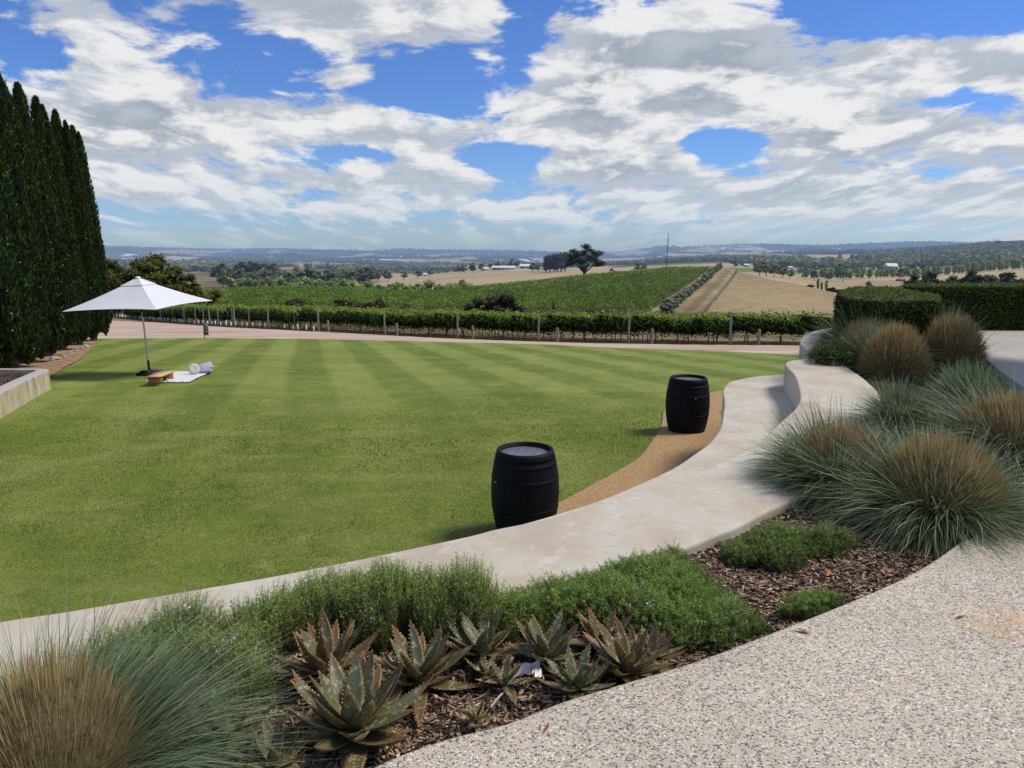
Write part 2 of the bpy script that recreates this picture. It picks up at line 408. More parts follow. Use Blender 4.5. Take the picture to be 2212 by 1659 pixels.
# ------------------------------------------------------------------ countryside
def ground_colour(px, Y, X):
    n1 = fbm(X / 9, Y / 9, 1); n2 = fbm(X / 60, Y / 90, 2); n3 = fbm(X / 2.2, Y / 2.2, 5)
    C = np.empty(px.shape + (3,))
    wv = 60 * (fbm(px / 40 + 7, np.log(Y) * 14, 41, 3) - .5)
    def L(a, w=14): return sstep(a - w, a + w, px + wv)
    def put(mask, a, b, t):
        t = np.clip((t - .25) * 2, 0, 1)[..., None]; c = np.array(a) * (1 - t) + np.array(b) * t
        m = np.asarray(mask, float)[..., None]; C[:] = C * (1 - m) + c * m
    C[:] = (.2, .16, .1)
    put(np.ones_like(Y), (.13, .10, .055), (.24, .185, .11), n1)
    put(sstep(108, 122, Y), (.045, .05, .022), (.11, .10, .05), n1)
    hill = sstep(140, 152, Y)
    put(hill, (.045, .06, .02), (.09, .085, .04), n1)
    put(hill * sstep(380, 480, px) * 0 + hill * (px < 470), (.05, .05, .025), (.12, .11, .055), n1)
    # mown paddock on the right flank of the hill
    put(hill * (px > FENCE_PX(Y)), (.22, .17, .09), (.36, .28, .16), .5 * n3 + .5 * n2)
    put(hill * ((px > VINE_PX(Y)) & (px <= FENCE_PX(Y))), (.22, .165, .095), (.36, .28, .165), n1)
    put((hill * (np.abs(px - (.62 * VINE_PX(Y) + .38 * OLIVE_PX(Y))) < .18 * (OLIVE_PX(Y) - VINE_PX(Y)))), (.13, .095, .055), (.22, .16, .095), n1)
    put((hill * (np.abs(px - (.5 * OLIVE_PX(Y) + .5 * FENCE_PX(Y))) < .16 * (FENCE_PX(Y) - OLIVE_PX(Y)))), (.16, .13, .07), (.24, .19, .11), n1)
    # beyond the crest: straw fields, green strips, wooded country
    far = sstep(300, 330, Y)
    put(far, (.33, .255, .145), (.47, .375, .235), .6 * n2 + .4 * n1)
    put(far * (1 - L(815, 22)) , (.07, .075, .04), (.26, .21, .12), n2)
    put(sstep(330, 380, Y) * (1 - sstep(500, 560, Y)) * L(1860), (.30, .235, .135), (.42, .34, .21), n2)
    put(sstep(640, 690, Y) * (1 - sstep(840, 900, Y)) * L(1560) * (1 - L(2000)), (.11, .17, .05), (.17, .24, .07), n1)
    put(sstep(760, 800, Y) * L(1990), (.10, .12, .05), (.19, .19, .09), n2)
    put(sstep(820, 900, Y) * (1 - sstep(1150, 1250, Y)) * L(1010) * (1 - L(1110)), (.11, .18, .05), (.16, .24, .07), n1)
    ff = sstep(1150, 1400, Y)
    patch = fbm(X / 420 + 3, Y / 1300 + 9, 11, 3); patch2 = fbm(X / 300 + 31, Y / 900, 17, 3)
    put(ff, (.045, .06, .035), (.085, .095, .05), n2)
    put(ff * sstep(.575, .60, patch) * (1 - sstep(9000, 10500, Y)), (.38, .30, .17), (.58, .48, .31), patch2)
    put(ff * sstep(.66, .68, patch2) * (1 - sstep(9000, 10500, Y)), (.10, .15, .05), (.16, .21, .08), n2)
    put(ff * sstep(.73, .74, fbm(X / 180 + 71, Y / 500, 23, 3)) * ((Y > 3000) & (Y < 8000)), (.75, .75, .72), (.8, .8, .78), n2)
    put(sstep(1200, 1300, Y) * L(1860) * (1 - sstep(2500, 2700, Y)), (.045, .055, .03), (.10, .10, .05), n1)
    return C
# lines on the hill flank, measured once and kept as ground positions
def _line(pts):
    P = np.array([hit(px, py, 140, 340) for px, py in pts]); Y = P[:, 1]; q_ = px_of(P[:, 0] / Y)
    o = np.argsort(Y)
    return lambda y: np.interp(y, Y[o], q_[o]), P
VINE_PX, VINE_P = _line([(1390, 680), (1420, 662), (1470, 628), (1505, 604), (1535, 585)])
OLIVE_PX, OLIVE_P = _line([(1440, 680), (1470, 655), (1505, 625), (1530, 605), (1552, 585), (1558, 580)])
FENCE_PX, FENCE_P = _line([(1512, 690), (1535, 662), (1560, 632), (1580, 607), (1592, 590)])

def build_terrain():
    Yk = np.concatenate([np.geomspace(20, 160, 110), np.geomspace(161, 330, 150), np.geomspace(333, 1300, 110), np.geomspace(1320, 16500, 120)])
    Pk = np.arange(-680, 2981, 7.0)
    S = s_of(Pk)[:, None] + 0 * Yk[None, :]; YY = Yk[None, :] + 0 * S; Z = terr(S, YY); X = S * YY
    C = ground_colour(Pk[:, None] + 0 * YY, YY, X)
    n, m = X.shape; I = np.arange(n * m).reshape(n, m)
    def part(j0, j1, name, mat):
        b = MB(); J = np.arange(j0, j1 + 1); k = len(J)
        V = np.stack([X[:, J], YY[:, J], Z[:, J]], -1).reshape(-1, 3); Q = np.arange(n * k).reshape(n, k)
        Fc = np.stack([Q[:-1, :-1], Q[1:, :-1], Q[1:, 1:], Q[:-1, 1:]], -1).reshape(-1, 4)
        b.add(V, Fc, C[:, J].reshape(-1, 3)); return tag(b.build(name, mat, smooth=True), kind='structure')
    part(0, 265, 'ground', M['country']); part(265, 375, 'fields', M['country']); part(375, len(Yk) - 1, 'hills', M['country'])

m, nt = newmat('countryside'); q = NT(nt); P_ = q.pos()
d_ = q.vmath('LENGTH', P_)
f1 = q.noise(P_, .9, 6, .65); f2 = q.noise(P_, 7.0, 3, .6)
f = q.math('ADD', q.math('MULTIPLY', f1, .6), q.math('MULTIPLY', f2, .4))
c_ = q.mix(1.0, q.attr(), q.ramp(f, [(.3, (.62, .62, .6)), (.7, (1.38, 1.36, 1.34))]), 'MULTIPLY')
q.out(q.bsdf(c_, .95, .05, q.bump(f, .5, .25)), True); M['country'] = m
build_terrain()

# ------------------------------------------------------------------ lawn
m, nt = newmat('mown_lawn'); q = NT(nt); P_ = q.pos()
# mowing stripes run away from the terrace, streaks of dry thatch lie across them
st1 = q.n('ShaderNodeTexWave', wave_type='BANDS', bands_direction='X', ins={'Vector': q.n('ShaderNodeMapping', ins={'Vector': P_, 'Rotation': (0, 0, math.radians(-15))}).outputs[0], 'Scale': .14, 'Distortion': .5, 'Detail': 3, 'Detail Scale': .5}).outputs['Fac']
stv = q.math('MULTIPLY', q.math('SUBTRACT', q.sst(st1, .30, .70), .5), q.sst(q.sep(P_)[1], 9, 24, .05, .15))
n_b = q.noise(P_, .35, 4, .6); n_m = q.noise(q.scalev(P_, (1, .55, 1)), 1.7, 6, .65); n_f = q.noise(P_, 26, 5, .7); n_s = q.noise(q.scalev(P_, (.8, 1.7, 1)), 2.4, 7, .72, .4)
g = q.math('ADD', q.math('ADD', q.math('MULTIPLY', n_b, .42), q.math('MULTIPLY', n_m, .38)), q.math('ADD', q.math('MULTIPLY', n_f, .38), stv))
col = q.ramp(g, [(.34, (.074, .110, .015)), (.55, (.152, .202, .032)), (.78, (.268, .298, .075))])
dry = q.math('MULTIPLY', q.sst(n_s, .54, .74), .55)
col = q.mix(dry, col, (.37, .36, .15))
pale = q.math('MULTIPLY', q.sst(q.noise(q.scalev(P_, (1, 1.3, 1)), .75, 6, .7, .3), .52, .70), .55)
col = q.mix(pale, col, (.30, .315, .095))
bare = q.sst(q.noise(P_, 1.1, 7, .62), .70, .76)
col = q.mix(q.math('MULTIPLY', bare, .8), col, (.13, .10, .05))
q.out(q.bsdf(col, .85, .12, q.bump(n_f, .7, .03))); M['lawn'] = m
def build_lawn():
    Pk = np.concatenate([np.arange(-500, 2301, 8.0)]); fr = np.linspace(0, 1, 90) ** 1.5
    ye = lawn_edge(Pk); Y = 1.6 + (ye[:, None] - 1.6) * fr[None, :]; X = s_of(Pk)[:, None] * Y; Z = lawn_z(Y) + .02 * (fbm(X / 2.3, Y / 2.3, 3) - .5)
    n, k = X.shape; Q = np.arange(n * k).reshape(n, k)
    Fc = np.stack([Q[:-1, :-1], Q[1:, :-1], Q[1:, 1:], Q[:-1, 1:]], -1).reshape(-1, 4)
    b = MB(); b.add(np.stack([X, Y, Z], -1), Fc); return tag(b.build('lawn', M['lawn'], smooth=True), kind='structure')
build_lawn()

# gravel road between lawn and vineyard
m, nt = newmat('pale_road_gravel'); q = NT(nt); P_ = q.pos()
f = q.math('ADD', q.math('MULTIPLY', q.noise(q.scalev(P_, (.25, 1, 1)), .55, 5, .6), .65), q.math('MULTIPLY', q.noise(P_, 14, 5, .7), .35))
q.out(q.bsdf(q.ramp(f, [(.34, (.36, .235, .15)), (.48, (.47, .345, .26)), (.66, (.60, .50, .42))]), .95, .08, q.bump(f, .4, .03))); M['road'] = m
def build_road():
    Pk = np.arange(-500, 2301, 10.0)
    far = np.interp(Pk, [-500, 230, 330, 480, 714, 870, 1000, 1181, 1300, 1450, 1586, 1740, 2300], [690, 694, 698, 708.5, 720, 728.5, 735, 741.2, 744.3, 746.8, 748, 749.5, 760])
    Yf = np.array([hit(a, b, 24, 140)[1] for a, b in zip(Pk, far)]); Yn = lawn_edge(Pk)
    Yf = np.maximum(Yf, Yn + 2.5)
    t = np.linspace(-.08, 1, 14); Y = Yn[:, None] + (Yf - Yn)[:, None] * t[None, :]
    Y += (vnoise(Pk / 18, 0 * Pk) - .5)[:, None] * .8 * (np.abs(t - .5) * 2)[None, :] ** 3
    S = s_of(Pk)[:, None] + 0 * Y; X = S * Y; Z = np.minimum(terr(S, Y) + .07, np.where(t[None, :] < .02, lawn_z(Y) - .02, 1e9))
    n, k = X.shape; Q = np.arange(n * k).reshape(n, k)
    b = MB(); b.add(np.stack([X, Y, Z], -1), np.stack([Q[:-1, :-1], Q[1:, :-1], Q[1:, 1:], Q[:-1, 1:]], -1).reshape(-1, 4))
    return tag(b.build('gravel_road', M['road'], smooth=True), kind='structure')
build_road()

# ------------------------------------------------------------------ polygons laid on planes
def fill(pts):
    from mathutils.geometry import tessellate_polygon
    return [list(t) for t in tessellate_polygon([[Vector((p[0], p[1], 0)) for p in pts]])]
def smoothline(P, n=6):
    P = np.asarray(P, float); out = []
    for i in range(len(P) - 1):
        p0, p1, p2, p3 = P[max(i - 1, 0)], P[i], P[i + 1], P[min(i + 2, len(P) - 1)]
        for t in np.arange(n) / n:
            out.append(.5 * ((2 * p1) + (-p0 + p2) * t + (2 * p0 - 5 * p1 + 4 * p2 - p3) * t * t + (-p0 + 3 * p1 - 3 * p2 + p3) * t ** 3))
    out.append(P[-1]); return np.array(out)
def prism(name, pts, ztop, zbot, mat, bevel=0.0, seg=3, parent=None):
    """a flat topped solid from a ground plan, its top edge rounded; ztop may be a function of x, y"""
    bm = bmesh.new(); zt = ztop if callable(ztop) else (lambda x, y: ztop); zb = zbot if callable(zbot) else (lambda x, y: zbot)
    P = [tuple(p[:2]) for p in pts]
    a = sum(P[i][0] * P[(i + 1) % len(P)][1] - P[(i + 1) % len(P)][0] * P[i][1] for i in range(len(P)))
    if a < 0: P = P[::-1]
    top = [bm.verts.new((x, y, zt(x, y))) for x, y in P]; bot = [bm.verts.new((x, y, zb(x, y))) for x, y in P]
    ft = bm.faces.new(top); n = len(P)
    for i in range(n): bm.faces.new((top[i], bot[i], bot[(i + 1) % n], top[(i + 1) % n]))
    bm.normal_update()
    if bevel:
        bmesh.ops.bevel(bm, geom=list(ft.edges), offset=bevel, segments=seg, affect='EDGES', profile=.5, clamp_overlap=True)
    bmesh.ops.triangulate(bm, faces=[f for f in bm.faces if len(f.verts) > 4])
    me = bpy.data.meshes.new(name); bm.to_mesh(me); bm.free(); me.materials.append(mat)
    o = bpy.data.objects.new(name, me); COL.objects.link(o); o.parent = parent
    return o

m, nt = newmat('weathered_concrete'); q = NT(nt); P_ = q.pos()
a1 = q.noise(q.scalev(P_, (1, 1, .6)), 1.1, 4, .55, .8); a2 = q.noise(P_, 7.5, 8, .72, .35); a3 = q.noise(P_, 60, 4, .6); a4 = q.noise(P_, 17, 7, .74, .5)
c_ = q.ramp(a1, [(.33, (.56, .53, .46)), (.45, (.54, .485, .385)), (.55, (.50, .43, .325)), (.70, (.41, .34, .26))])
c_ = q.mix(q.sst(a2, .52, .64, 0, .62), c_, (.64, .59, .49))
c_ = q.mix(q.sst(a4, .55, .68, 0, .5), c_, (.36, .27, .20))
c_ = q.mix(q.sst(a3, .62, .75, 0, .35), c_, (.30, .26, .23))
q.out(q.bsdf(c_, .72, .25, q.bump(q.math('ADD', a2, q.math('MULTIPLY', a3, .5)), .18, .01))); M['concrete'] = m
m, nt = newmat('stained_planter_concrete'); q = NT(nt); P_ = q.pos()
a1 = q.noise(q.scalev(P_, (1.3, 1.3, .6)), 1.8, 6, .65, .3); a2 = q.noise(P_, 9, 6, .65)
c_ = q.ramp(a1, [(.3, (.30, .225, .12)), (.48, (.46, .39, .25)), (.62, (.52, .48, .36)), (.75, (.42, .40, .33))])
c_ = q.mix(q.sst(a2, .5, .7, 0, .35), c_, (.58, .52, .42))
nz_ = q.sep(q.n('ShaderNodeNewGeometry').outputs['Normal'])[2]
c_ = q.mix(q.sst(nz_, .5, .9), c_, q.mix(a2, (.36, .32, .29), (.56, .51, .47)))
q.out(q.bsdf(c_, .8, .2, q.bump(a2, .15, .01))); M['planter'] = m

ZU, ZL, ZBED = -.03, -.38, -.09
UP_OUT = [(-700, 1490), (-200, 1385), (0, 1341), (147, 1318.5), (290, 1294), (409, 1274), (658, 1230), (988, 1162), (1069, 1142), (1178, 1120), (1288, 1090), (1451, 1041), (1554, 999), (1634, 960), (1673, 922), (1713, 886),
          (1726, 868), (1728, 853), (1723, 829), (1714, 808), (1700, 794), (1696, 785), (1705, 779.5), (1732, 776), (1777, 773)]
UP_IN = [(1800, 773), (1866, 817), (1905, 862), (1900, 940), (1840, 1012), (1752, 1062), (1658, 1103), (1591, 1138), (1554, 1152), (1451, 1192), (1280, 1240), (1060, 1292), (700, 1365), (400, 1425), (0, 1505), (-700, 1650)]
up_out = smoothline([onplane(x, y, ZU) for x, y in UP_OUT]); up_in = smoothline([onplane(x, y, ZU) for x, y in UP_IN])
upper_plan = np.vstack([up_out, up_in])
w1 = prism('seat_wall', upper_plan, ZU, -1.6, M['concrete'], .022)
tag(w1, 'long curved pale concrete seat wall with a broad smooth top beside the rosemary', 'seat wall', 'curved concrete seat walls')
LO_OUT = [(1060, 1150), (1178, 1117), (1208, 1107.5), (1287, 1083), (1369, 1050), (1451, 1012), (1505, 976.5), (1533, 955), (1555, 925), (1562, 892), (1564, 865), (1561.5, 845), (1568.5, 831), (1583, 822.5), (1628, 813.5), (1692, 808.5), (1740, 806)]
lo_out = smoothline([onplane(x, y, ZL) for x, y in LO_OUT])
mid = (onplane(1190, 1150, ZU), onplane(1330, 1120, ZU), onplane(1520, 1060, ZU), onplane(1640, 1010, ZU), onplane(1730, 930, ZU), onplane(1762, 870, ZU), onplane(1760, 820, ZU), onplane(1745, 790, ZU))
lower_plan = np.vstack([lo_out, np.array(mid[::-1])])
w2 = prism('seat_step', lower_plan, ZL, -1.6, M['concrete'], .022)
tag(w2, 'lower curved concrete seat step beside the barrel on ochre gravel', 'seat wall', 'curved concrete seat walls')
# narrow garden wall running on behind the seat
GW = [onplane(1786, 772, .05), onplane(1768, 757, .05), onplane(1752, 741, .05), onplane(1753, 731, .05), onplane(1768, 719, .05), onplane(1808, 710, .05), onplane(1880, 702, .05)]
gwl = smoothline(GW); tn = unit(np.gradient(gwl, axis=0)); nr = np.stack([-tn[:, 1], tn[:, 0], 0 * tn[:, 0]], 1)
w3 = prism('garden_wall', np.vstack([gwl + nr * .15, (gwl - nr * .15)[::-1]]), .045, -1.9, M['concrete'], .02)
tag(w3, 'narrow pale retaining wall curving away in front of the clipped hedge', 'garden wall')

# ochre gravel path under the barrels
m, nt = newmat('ochre_gravel'); q = NT(nt); P_ = q.pos()
vo = q.n('ShaderNodeTexVoronoi', ins={'Vector': P_, 'Scale': 85.0}); k_ = q.sep(vo.outputs['Color'])[0]
c_ = q.ramp(k_, [(0, (.24, .135, .05)), (.45, (.40, .245, .10)), (.8, (.50, .34, .17)), (1, (.56, .45, .30))])
c_ = q.mix(q.math('MULTIPLY', q.noise(P_, 1.5, 4), .5), c_, (.33, .20, .08))
q.out(q.bsdf(c_, .85, .2, q.bump(vo.outputs['Distance'], .6, .01))); M['ochre'] = m
GP = [(1640, 846), (1561, 846), (1536, 850), (1490, 862), (1453, 875), (1440, 881), (1432.5, 895), (1431, 911), (1424, 933), (1411, 953), (1383, 990), (1342, 1017), (1288, 1047), (1233, 1077), (1185, 1102), (1145, 1128), (1110, 1160)]
gp = smoothline([onlawn(x, y) for x, y in GP]); inner = [onplane(1180, 1160, -.38), onplane(1300, 1110, -.38), onplane(1500, 1040, -.38), onplane(1660, 930, -.38), onplane(1760, 860, -.38), onplane(1780, 815, -.38)]
GRAVEL = [p[:2] for p in gp] + [p[:2] for p in inner]
b = MB(); V = np.array([(p[0], p[1], float(lawn_z(p[1])) + .028) for p in GRAVEL]); b.add(V, fill(GRAVEL))
tag(b.build('gravel_path', M['ochre']), kind='structure')

# ------------------------------------------------------------------ terrace of exposed aggregate and the planting bed
m, nt = newmat('exposed_aggregate'); q = NT(nt); P_ = q.pos()
warp = q.vmath('ADD', P_, q.vmath('SCALE', q.n('ShaderNodeTexNoise', ins={'Vector': P_, 'Scale': 30, 'Detail': 2}).outputs['Color'], scale=.010))
v1 = q.n('ShaderNodeTexVoronoi', ins={'Vector': warp, 'Scale': 126.0, 'Randomness': 1.0}); v2 = q.n('ShaderNodeTexVoronoi', ins={'Vector': q.vmath('ADD', warp, (5, 3, 1)), 'Scale': 160.0})
k1 = q.sep(v1.outputs['Color']); k2 = q.sep(v2.outputs['Color'])
matrix = q.mix(q.noise(P_, 2.2, 5), (.52, .445, .32), (.63, .55, .41))
fine = q.ramp(k2[0], [(0, (.34, .275, .20)), (.3, (.54, .45, .33)), (.7, (.63, .545, .43)), (.95, (.76, .71, .62))], 'CONSTANT')
base = q.mix(q.sst(v2.outputs['Distance'], .55, .3), matrix, fine)
stone = q.ramp(k1[0], [(0, (.11, .11, .125)), (.16, (.17, .168, .185)), (.30, (.28, .25, .23)), (.40, (.55, .48, .38)), (.72, (.80, .75, .66)), (.86, (.60, .53, .43))], 'CONSTANT')
sel = q.math('MULTIPLY', q.sst(v1.outputs['Distance'], .60, .50), q.sst(k1[1], .06, .12))
keep = q.math('MAXIMUM', q.math('LESS_THAN', k1[0], .36), q.math('MULTIPLY', q.math('GREATER_THAN', k1[0], .72), q.math('LESS_THAN', k1[0], .86)))
c_ = q.mix(q.math('MULTIPLY', sel, keep), base, stone)
ja, jb = onplane(1634, 1388, 0), onplane(1426, 1521, 0); jt = unit((jb - ja)[None])[0]; jn = np.array([-jt[1], jt[0], 0])
jd = q.math('ABSOLUTE', q.math('SUBTRACT', q.vmath('DOT_PRODUCT', P_, tuple(jn)), float(ja @ jn)))
c_ = q.mix(q.sst(jd, .0022, .0008, 0, .75), c_, (.16, .13, .10))
ra = onplane(2170, 1345, 0)
rd = q.vmath('LENGTH', q.vmath('SUBTRACT', P_, tuple(ra)))
rust = q.math('MULTIPLY', q.sst(rd, .26, .04), q.sst(q.noise(P_, 16, 5, .7), .45, .62, 0, .8))
c_ = q.mix(rust, c_, (.62, .33, .09))
grime = q.noise(P_, .9, 5, .6)
c_ = q.mix(1.0, c_, q.ramp(grime, [(.3, (.82, .82, .83)), (.6, (1.0, 1.0, 1.0))]), 'MULTIPLY')
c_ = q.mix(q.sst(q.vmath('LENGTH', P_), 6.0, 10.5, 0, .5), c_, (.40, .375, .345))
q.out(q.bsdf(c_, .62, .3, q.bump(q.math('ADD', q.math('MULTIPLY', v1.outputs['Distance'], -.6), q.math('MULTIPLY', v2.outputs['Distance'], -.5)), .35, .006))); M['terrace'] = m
TE = [(560, 1800), (799, 1659), (957, 1597), (1097, 1561), (1210, 1516), (1352, 1473), (1497, 1429), (1646, 1374), (1828, 1302), (1947, 1250), (2021, 1208), (2073, 1171), (2110, 1154), (2168, 1110), (2230, 1040), (2262, 960), (2235, 860), (2160, 800), (2110, 756), (2085, 722), (2075, 700)]
te = smoothline([onplane(x, y, 0) for x, y in TE])
tplan = [p[:2] for p in te] + [(9, te[-1][1]), (14, 14), (14, -4), (-3, -4), (-2.2, -.6)]
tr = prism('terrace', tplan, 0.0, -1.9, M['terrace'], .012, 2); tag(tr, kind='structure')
m, nt = newmat('mulch_soil'); q = NT(nt); P_ = q.pos()
f = q.math('ADD', q.math('MULTIPLY', q.noise(P_, 55, 6, .7), .6), q.math('MULTIPLY', q.noise(P_, 3, 3), .4))
q.out(q.bsdf(q.ramp(f, [(.35, (.022, .015, .010)), (.52, (.075, .05, .034)), (.7, (.16, .115, .08))]), .95, .1, q.bump(f, .9, .03))); M['mulch'] = m
# bed fills the gap between seat wall and terrace, ends run under both
def build_bed():
    out = [p[:2] for p in up_in][::-1]
    bed_poly = [(-4.2, -.8), (-3.0, 1.0)] + [tuple(p) for p in out] + [tuple(p[:2]) for p in gwl[2:]] + [(7.5, 13.2), (7.5, 12.0)] + [tuple(p[:2] + np.array([.05, -.05])) for p in te[::-1]] + [(-2.4, -.8)]
    xs = np.arange(-4.4, 8.2, .06); ys = np.arange(-.9, 13.6, .06); Xg, Yg = np.meshgrid(xs, ys, indexing='ij')
    Zg = ZBED + .035 * (fbm(Xg * 2.1, Yg * 2.1, 2) - .5) + .02 * (fbm(Xg * 9, Yg * 9, 4) - .5)
    Q = np.arange(Xg.size).reshape(Xg.shape); cx = (Xg[:-1, :-1] + .03); cy = (Yg[:-1, :-1] + .03)
    grow = inpoly(cx, cy, bed_poly)
    for dx_, dy_ in ((.12, 0), (-.12, 0), (0, .12), (0, -.12)): grow |= inpoly(cx + dx_, cy + dy_, bed_poly)
    keep_ = grow
    Fc = np.stack([Q[:-1, :-1], Q[1:, :-1], Q[1:, 1:], Q[:-1, 1:]], -1)[keep_]
    b = MB(); b.add(np.stack([Xg, Yg, Zg], -1), Fc); o = b.build('planting_bed', M['mulch'], smooth=True); tag(o, kind='structure'); return bed_poly
BED = build_bed()

# raised planter at the left edge
PL = [onlawn(117, 836)[:2], onlawn(58, 876)[:2], onlawn(0, 915)[:2], onlawn(-160, 1030)[:2]]
def zplant(x, y): return float(lawn_z(y)) + .445
corner = onlawn(117, 836)[:2]
din = unit((PL[0] - PL[3])[None])[0]; left = np.array([-din[1], din[0]])
backdir = unit((onlawn(-120, 826)[:2] - onlawn(104, 828)[:2])[None])[0]
c0 = corner - din * .5; c2 = corner + backdir * .55
arc = [(1 - t) ** 2 * c0 + 2 * t * (1 - t) * (corner + din * .12) + t * t * c2 for t in np.linspace(0, 1, 9)]
front_ = [PL[3] + (c0 - PL[3]) * t for t in np.linspace(0, 1, 12)]; back_ = [c2 + backdir * t for t in np.linspace(.3, 5.5, 8)]
outer = np.array(front_[:-1] + arc + back_)
tnp = unit(np.gradient(outer, axis=0)); nrm = np.stack([-tnp[:, 1], tnp[:, 0]], 1)
innerp = outer + nrm * .26
pw = prism('planter_wall', np.vstack([outer, innerp[::-1]]), zplant, lambda x, y: float(lawn_z(y)) - .3, M['planter'], .018)
tag(pw, 'low tan stained concrete planter wall with rounded corner at the left of the lawn', 'planter')
b = MB(); soil = np.vstack([innerp - nrm * .05]); b.add(np.array([(x, y, zplant(x, y) - .09) for x, y in soil]), fill(soil)); tag(b.build('planter_soil', M['mulch']), kind='structure')
# dry soil strip under the cypresses
m, nt = newmat('dry_tan_soil'); q = NT(nt); P_ = q.pos()
f = q.noise(P_, 5, 7, .7)
q.out(q.bsdf(q.ramp(f, [(.35, (.13, .085, .045)), (.5, (.34, .22, .125)), (.68, (.45, .33, .21))]), .95, .05, q.bump(f, .8, .05))); M['tansoil'] = m
SS = [(118, 812), (140, 795), (165, 783), (186, 766), (197, 754), (206, 744), (210, 738), (150, 733), (-100, 745), (-300, 800), (-250, 835), (60, 822)]
sp = smoothline([onlawn(x, y) for x, y in SS] + [onlawn(118, 812)], 5)[:-1]
b = MB(); b.add(np.array([(p[0], p[1], float(lawn_z(p[1])) + .035) for p in sp]), fill(sp)); tag(b.build('soil_strip', M['tansoil']), kind='structure')
# ------------------------------------------------------------------ barrels
m, nt = newmat('black_barrel_paint'); q = NT(nt); P_ = q.n('ShaderNodeTexCoord').outputs['Object']
x_, y_, z_ = q.sep(P_)[0:3]
ang = q.math('MULTIPLY', q.math('ARCTAN2', y_, x_), 26 / (2 * PI))
gap = q.math('ABSOLUTE', q.math('SUBTRACT', q.math('FRACT', ang), .5))
gl = q.sst(gap, .485, .50)
f = q.noise(q.scalev(P_, (9, 9, 2)), 3, 5)
c_ = q.mix(f, (.003, .0035, .006), (.009, .010, .015)); c_ = q.mix(q.math('MULTIPLY', gl, .6), c_, (.035, .037, .045))
q.out(q.bsdf(c_, .62, .14, q.bump(q.math('ADD', q.math('MULTIPLY', gl, -.6), q.math('MULTIPLY', f, .4)), .35, .004))); M['barrel'] = m
m, nt = newmat('barrel_lid_boards'); q = NT(nt); P_ = q.n('ShaderNodeTexCoord').outputs['Object']
x_ = q.sep(q.n('ShaderNodeMapping', ins={'Vector': P_, 'Rotation': (0, 0, .5)}).outputs[0])[0]
gap = q.sst(q.math('ABSOLUTE', q.math('SUBTRACT', q.math('FRACT', q.math('MULTIPLY', x_, 11)), .5)), .46, .495)
f = q.noise(P_, 12, 5)
c_ = q.mix(gap, q.mix(f, (.10, .107, .118), (.18, .187, .20)), (.02, .02, .022))
q.out(q.bsdf(c_, .33, .5, q.bump(q.math('MULTIPLY', gap, -1), .4, .004))); M['lid'] = m
M['hoop'] = flat_mat('black_hoop_iron', (.005, .006, .009), .62, .14, 20, .3)
M['steel'] = flat_mat('worn_steel', (.5, .5, .5), .4, .5, 30, .2, metal=.8)
def make_barrel():
    r = empty('barrel'); h = .874
    def rad(t): return .286 + (.35 - .286) * (1 - (2 * t - 1) ** 2)
    ts = np.linspace(0, 1, 25)
    prof = [(.0, .02), (.262, .02), (.264, 0), (rad(0), 0)] + [(rad(t), t * h) for t in ts[1:]] + [(.262, h), (.258, h - .05)]
    MB().lathe(prof, 56).build('body', M['barrel'], r, True)
    MB().lathe([(0, h - .046), (.13, h - .044), (.261, h - .046)], 48).build('lid', M['lid'], r, False)
    for a, b_ in ((.004, .085), (.12, .165), (.30, .345), (.655, .70), (.835, .88), (.915, .996)):
        tt = np.linspace(a, b_, 4); pr = [(rad(a) - .001, a * h)] + [(rad(t) + .0028, t * h) for t in tt] + [(rad(b_) - .001, b_ * h)]
        MB().lathe(pr, 56).build('hoop', M['hoop'], r, True)
    MB().tube([(-.335, -.10, .585), (-.352, -.106, .585)], .010, 10).build('bung', M['steel'], r)
    return r
PB = Proto(make_barrel())
def barrel_at(px, py_top, label):
    p = onplane(px, py_top, -1.4 + .874); z = float(lawn_z(p[1])) + .03
    return PB.place((p[0], p[1], z), 0.3, 1.0, label, 'barrel', 'black barrels by the seat wall')
barrel_at(1134.5, 974, 'black wine barrel with pale board lid partly hidden behind the seat wall, the nearer one')
barrel_at(1488, 806.5, 'black wine barrel standing clear on the ochre gravel by the curved seat step').rotation_euler[2] = 1.4

# ------------------------------------------------------------------ picnic umbrella, rug, table, cushions
m, nt = newmat('white_canopy_cloth'); q = NT(nt); P_ = q.n('ShaderNodeTexCoord').outputs['Object']
f = q.noise(P_, 2.2, 5); f2 = q.noise(q.scalev(P_, (1, 1, 3)), 9, 4)
col = q.mix(f, (.74, .75, .77), (.84, .84, .85))
b_ = q.bsdf(col, .8, .1, q.bump(q.math('ADD', f, q.math('MULTIPLY', f2, .3)), .35, .03)); t_ = q.n('ShaderNodeBsdfTranslucent', ins={'Color': (.60, .66, .76, 1)}).outputs[0]
q.out(q.n('ShaderNodeMixShader', ins={0: .18, 1: b_, 2: t_}).outputs[0]); M['canopy'] = m
M['pole'] = flat_mat('satin_aluminium', (.48, .52, .53), .35, .5, 15, .1, metal=.6)
M['black'] = flat_mat('black_plastic', (.012, .012, .014), .5, .4, 30, .3)
M['tick'] = flat_mat('pale_cord', (.7, .7, .66), .8, .1)
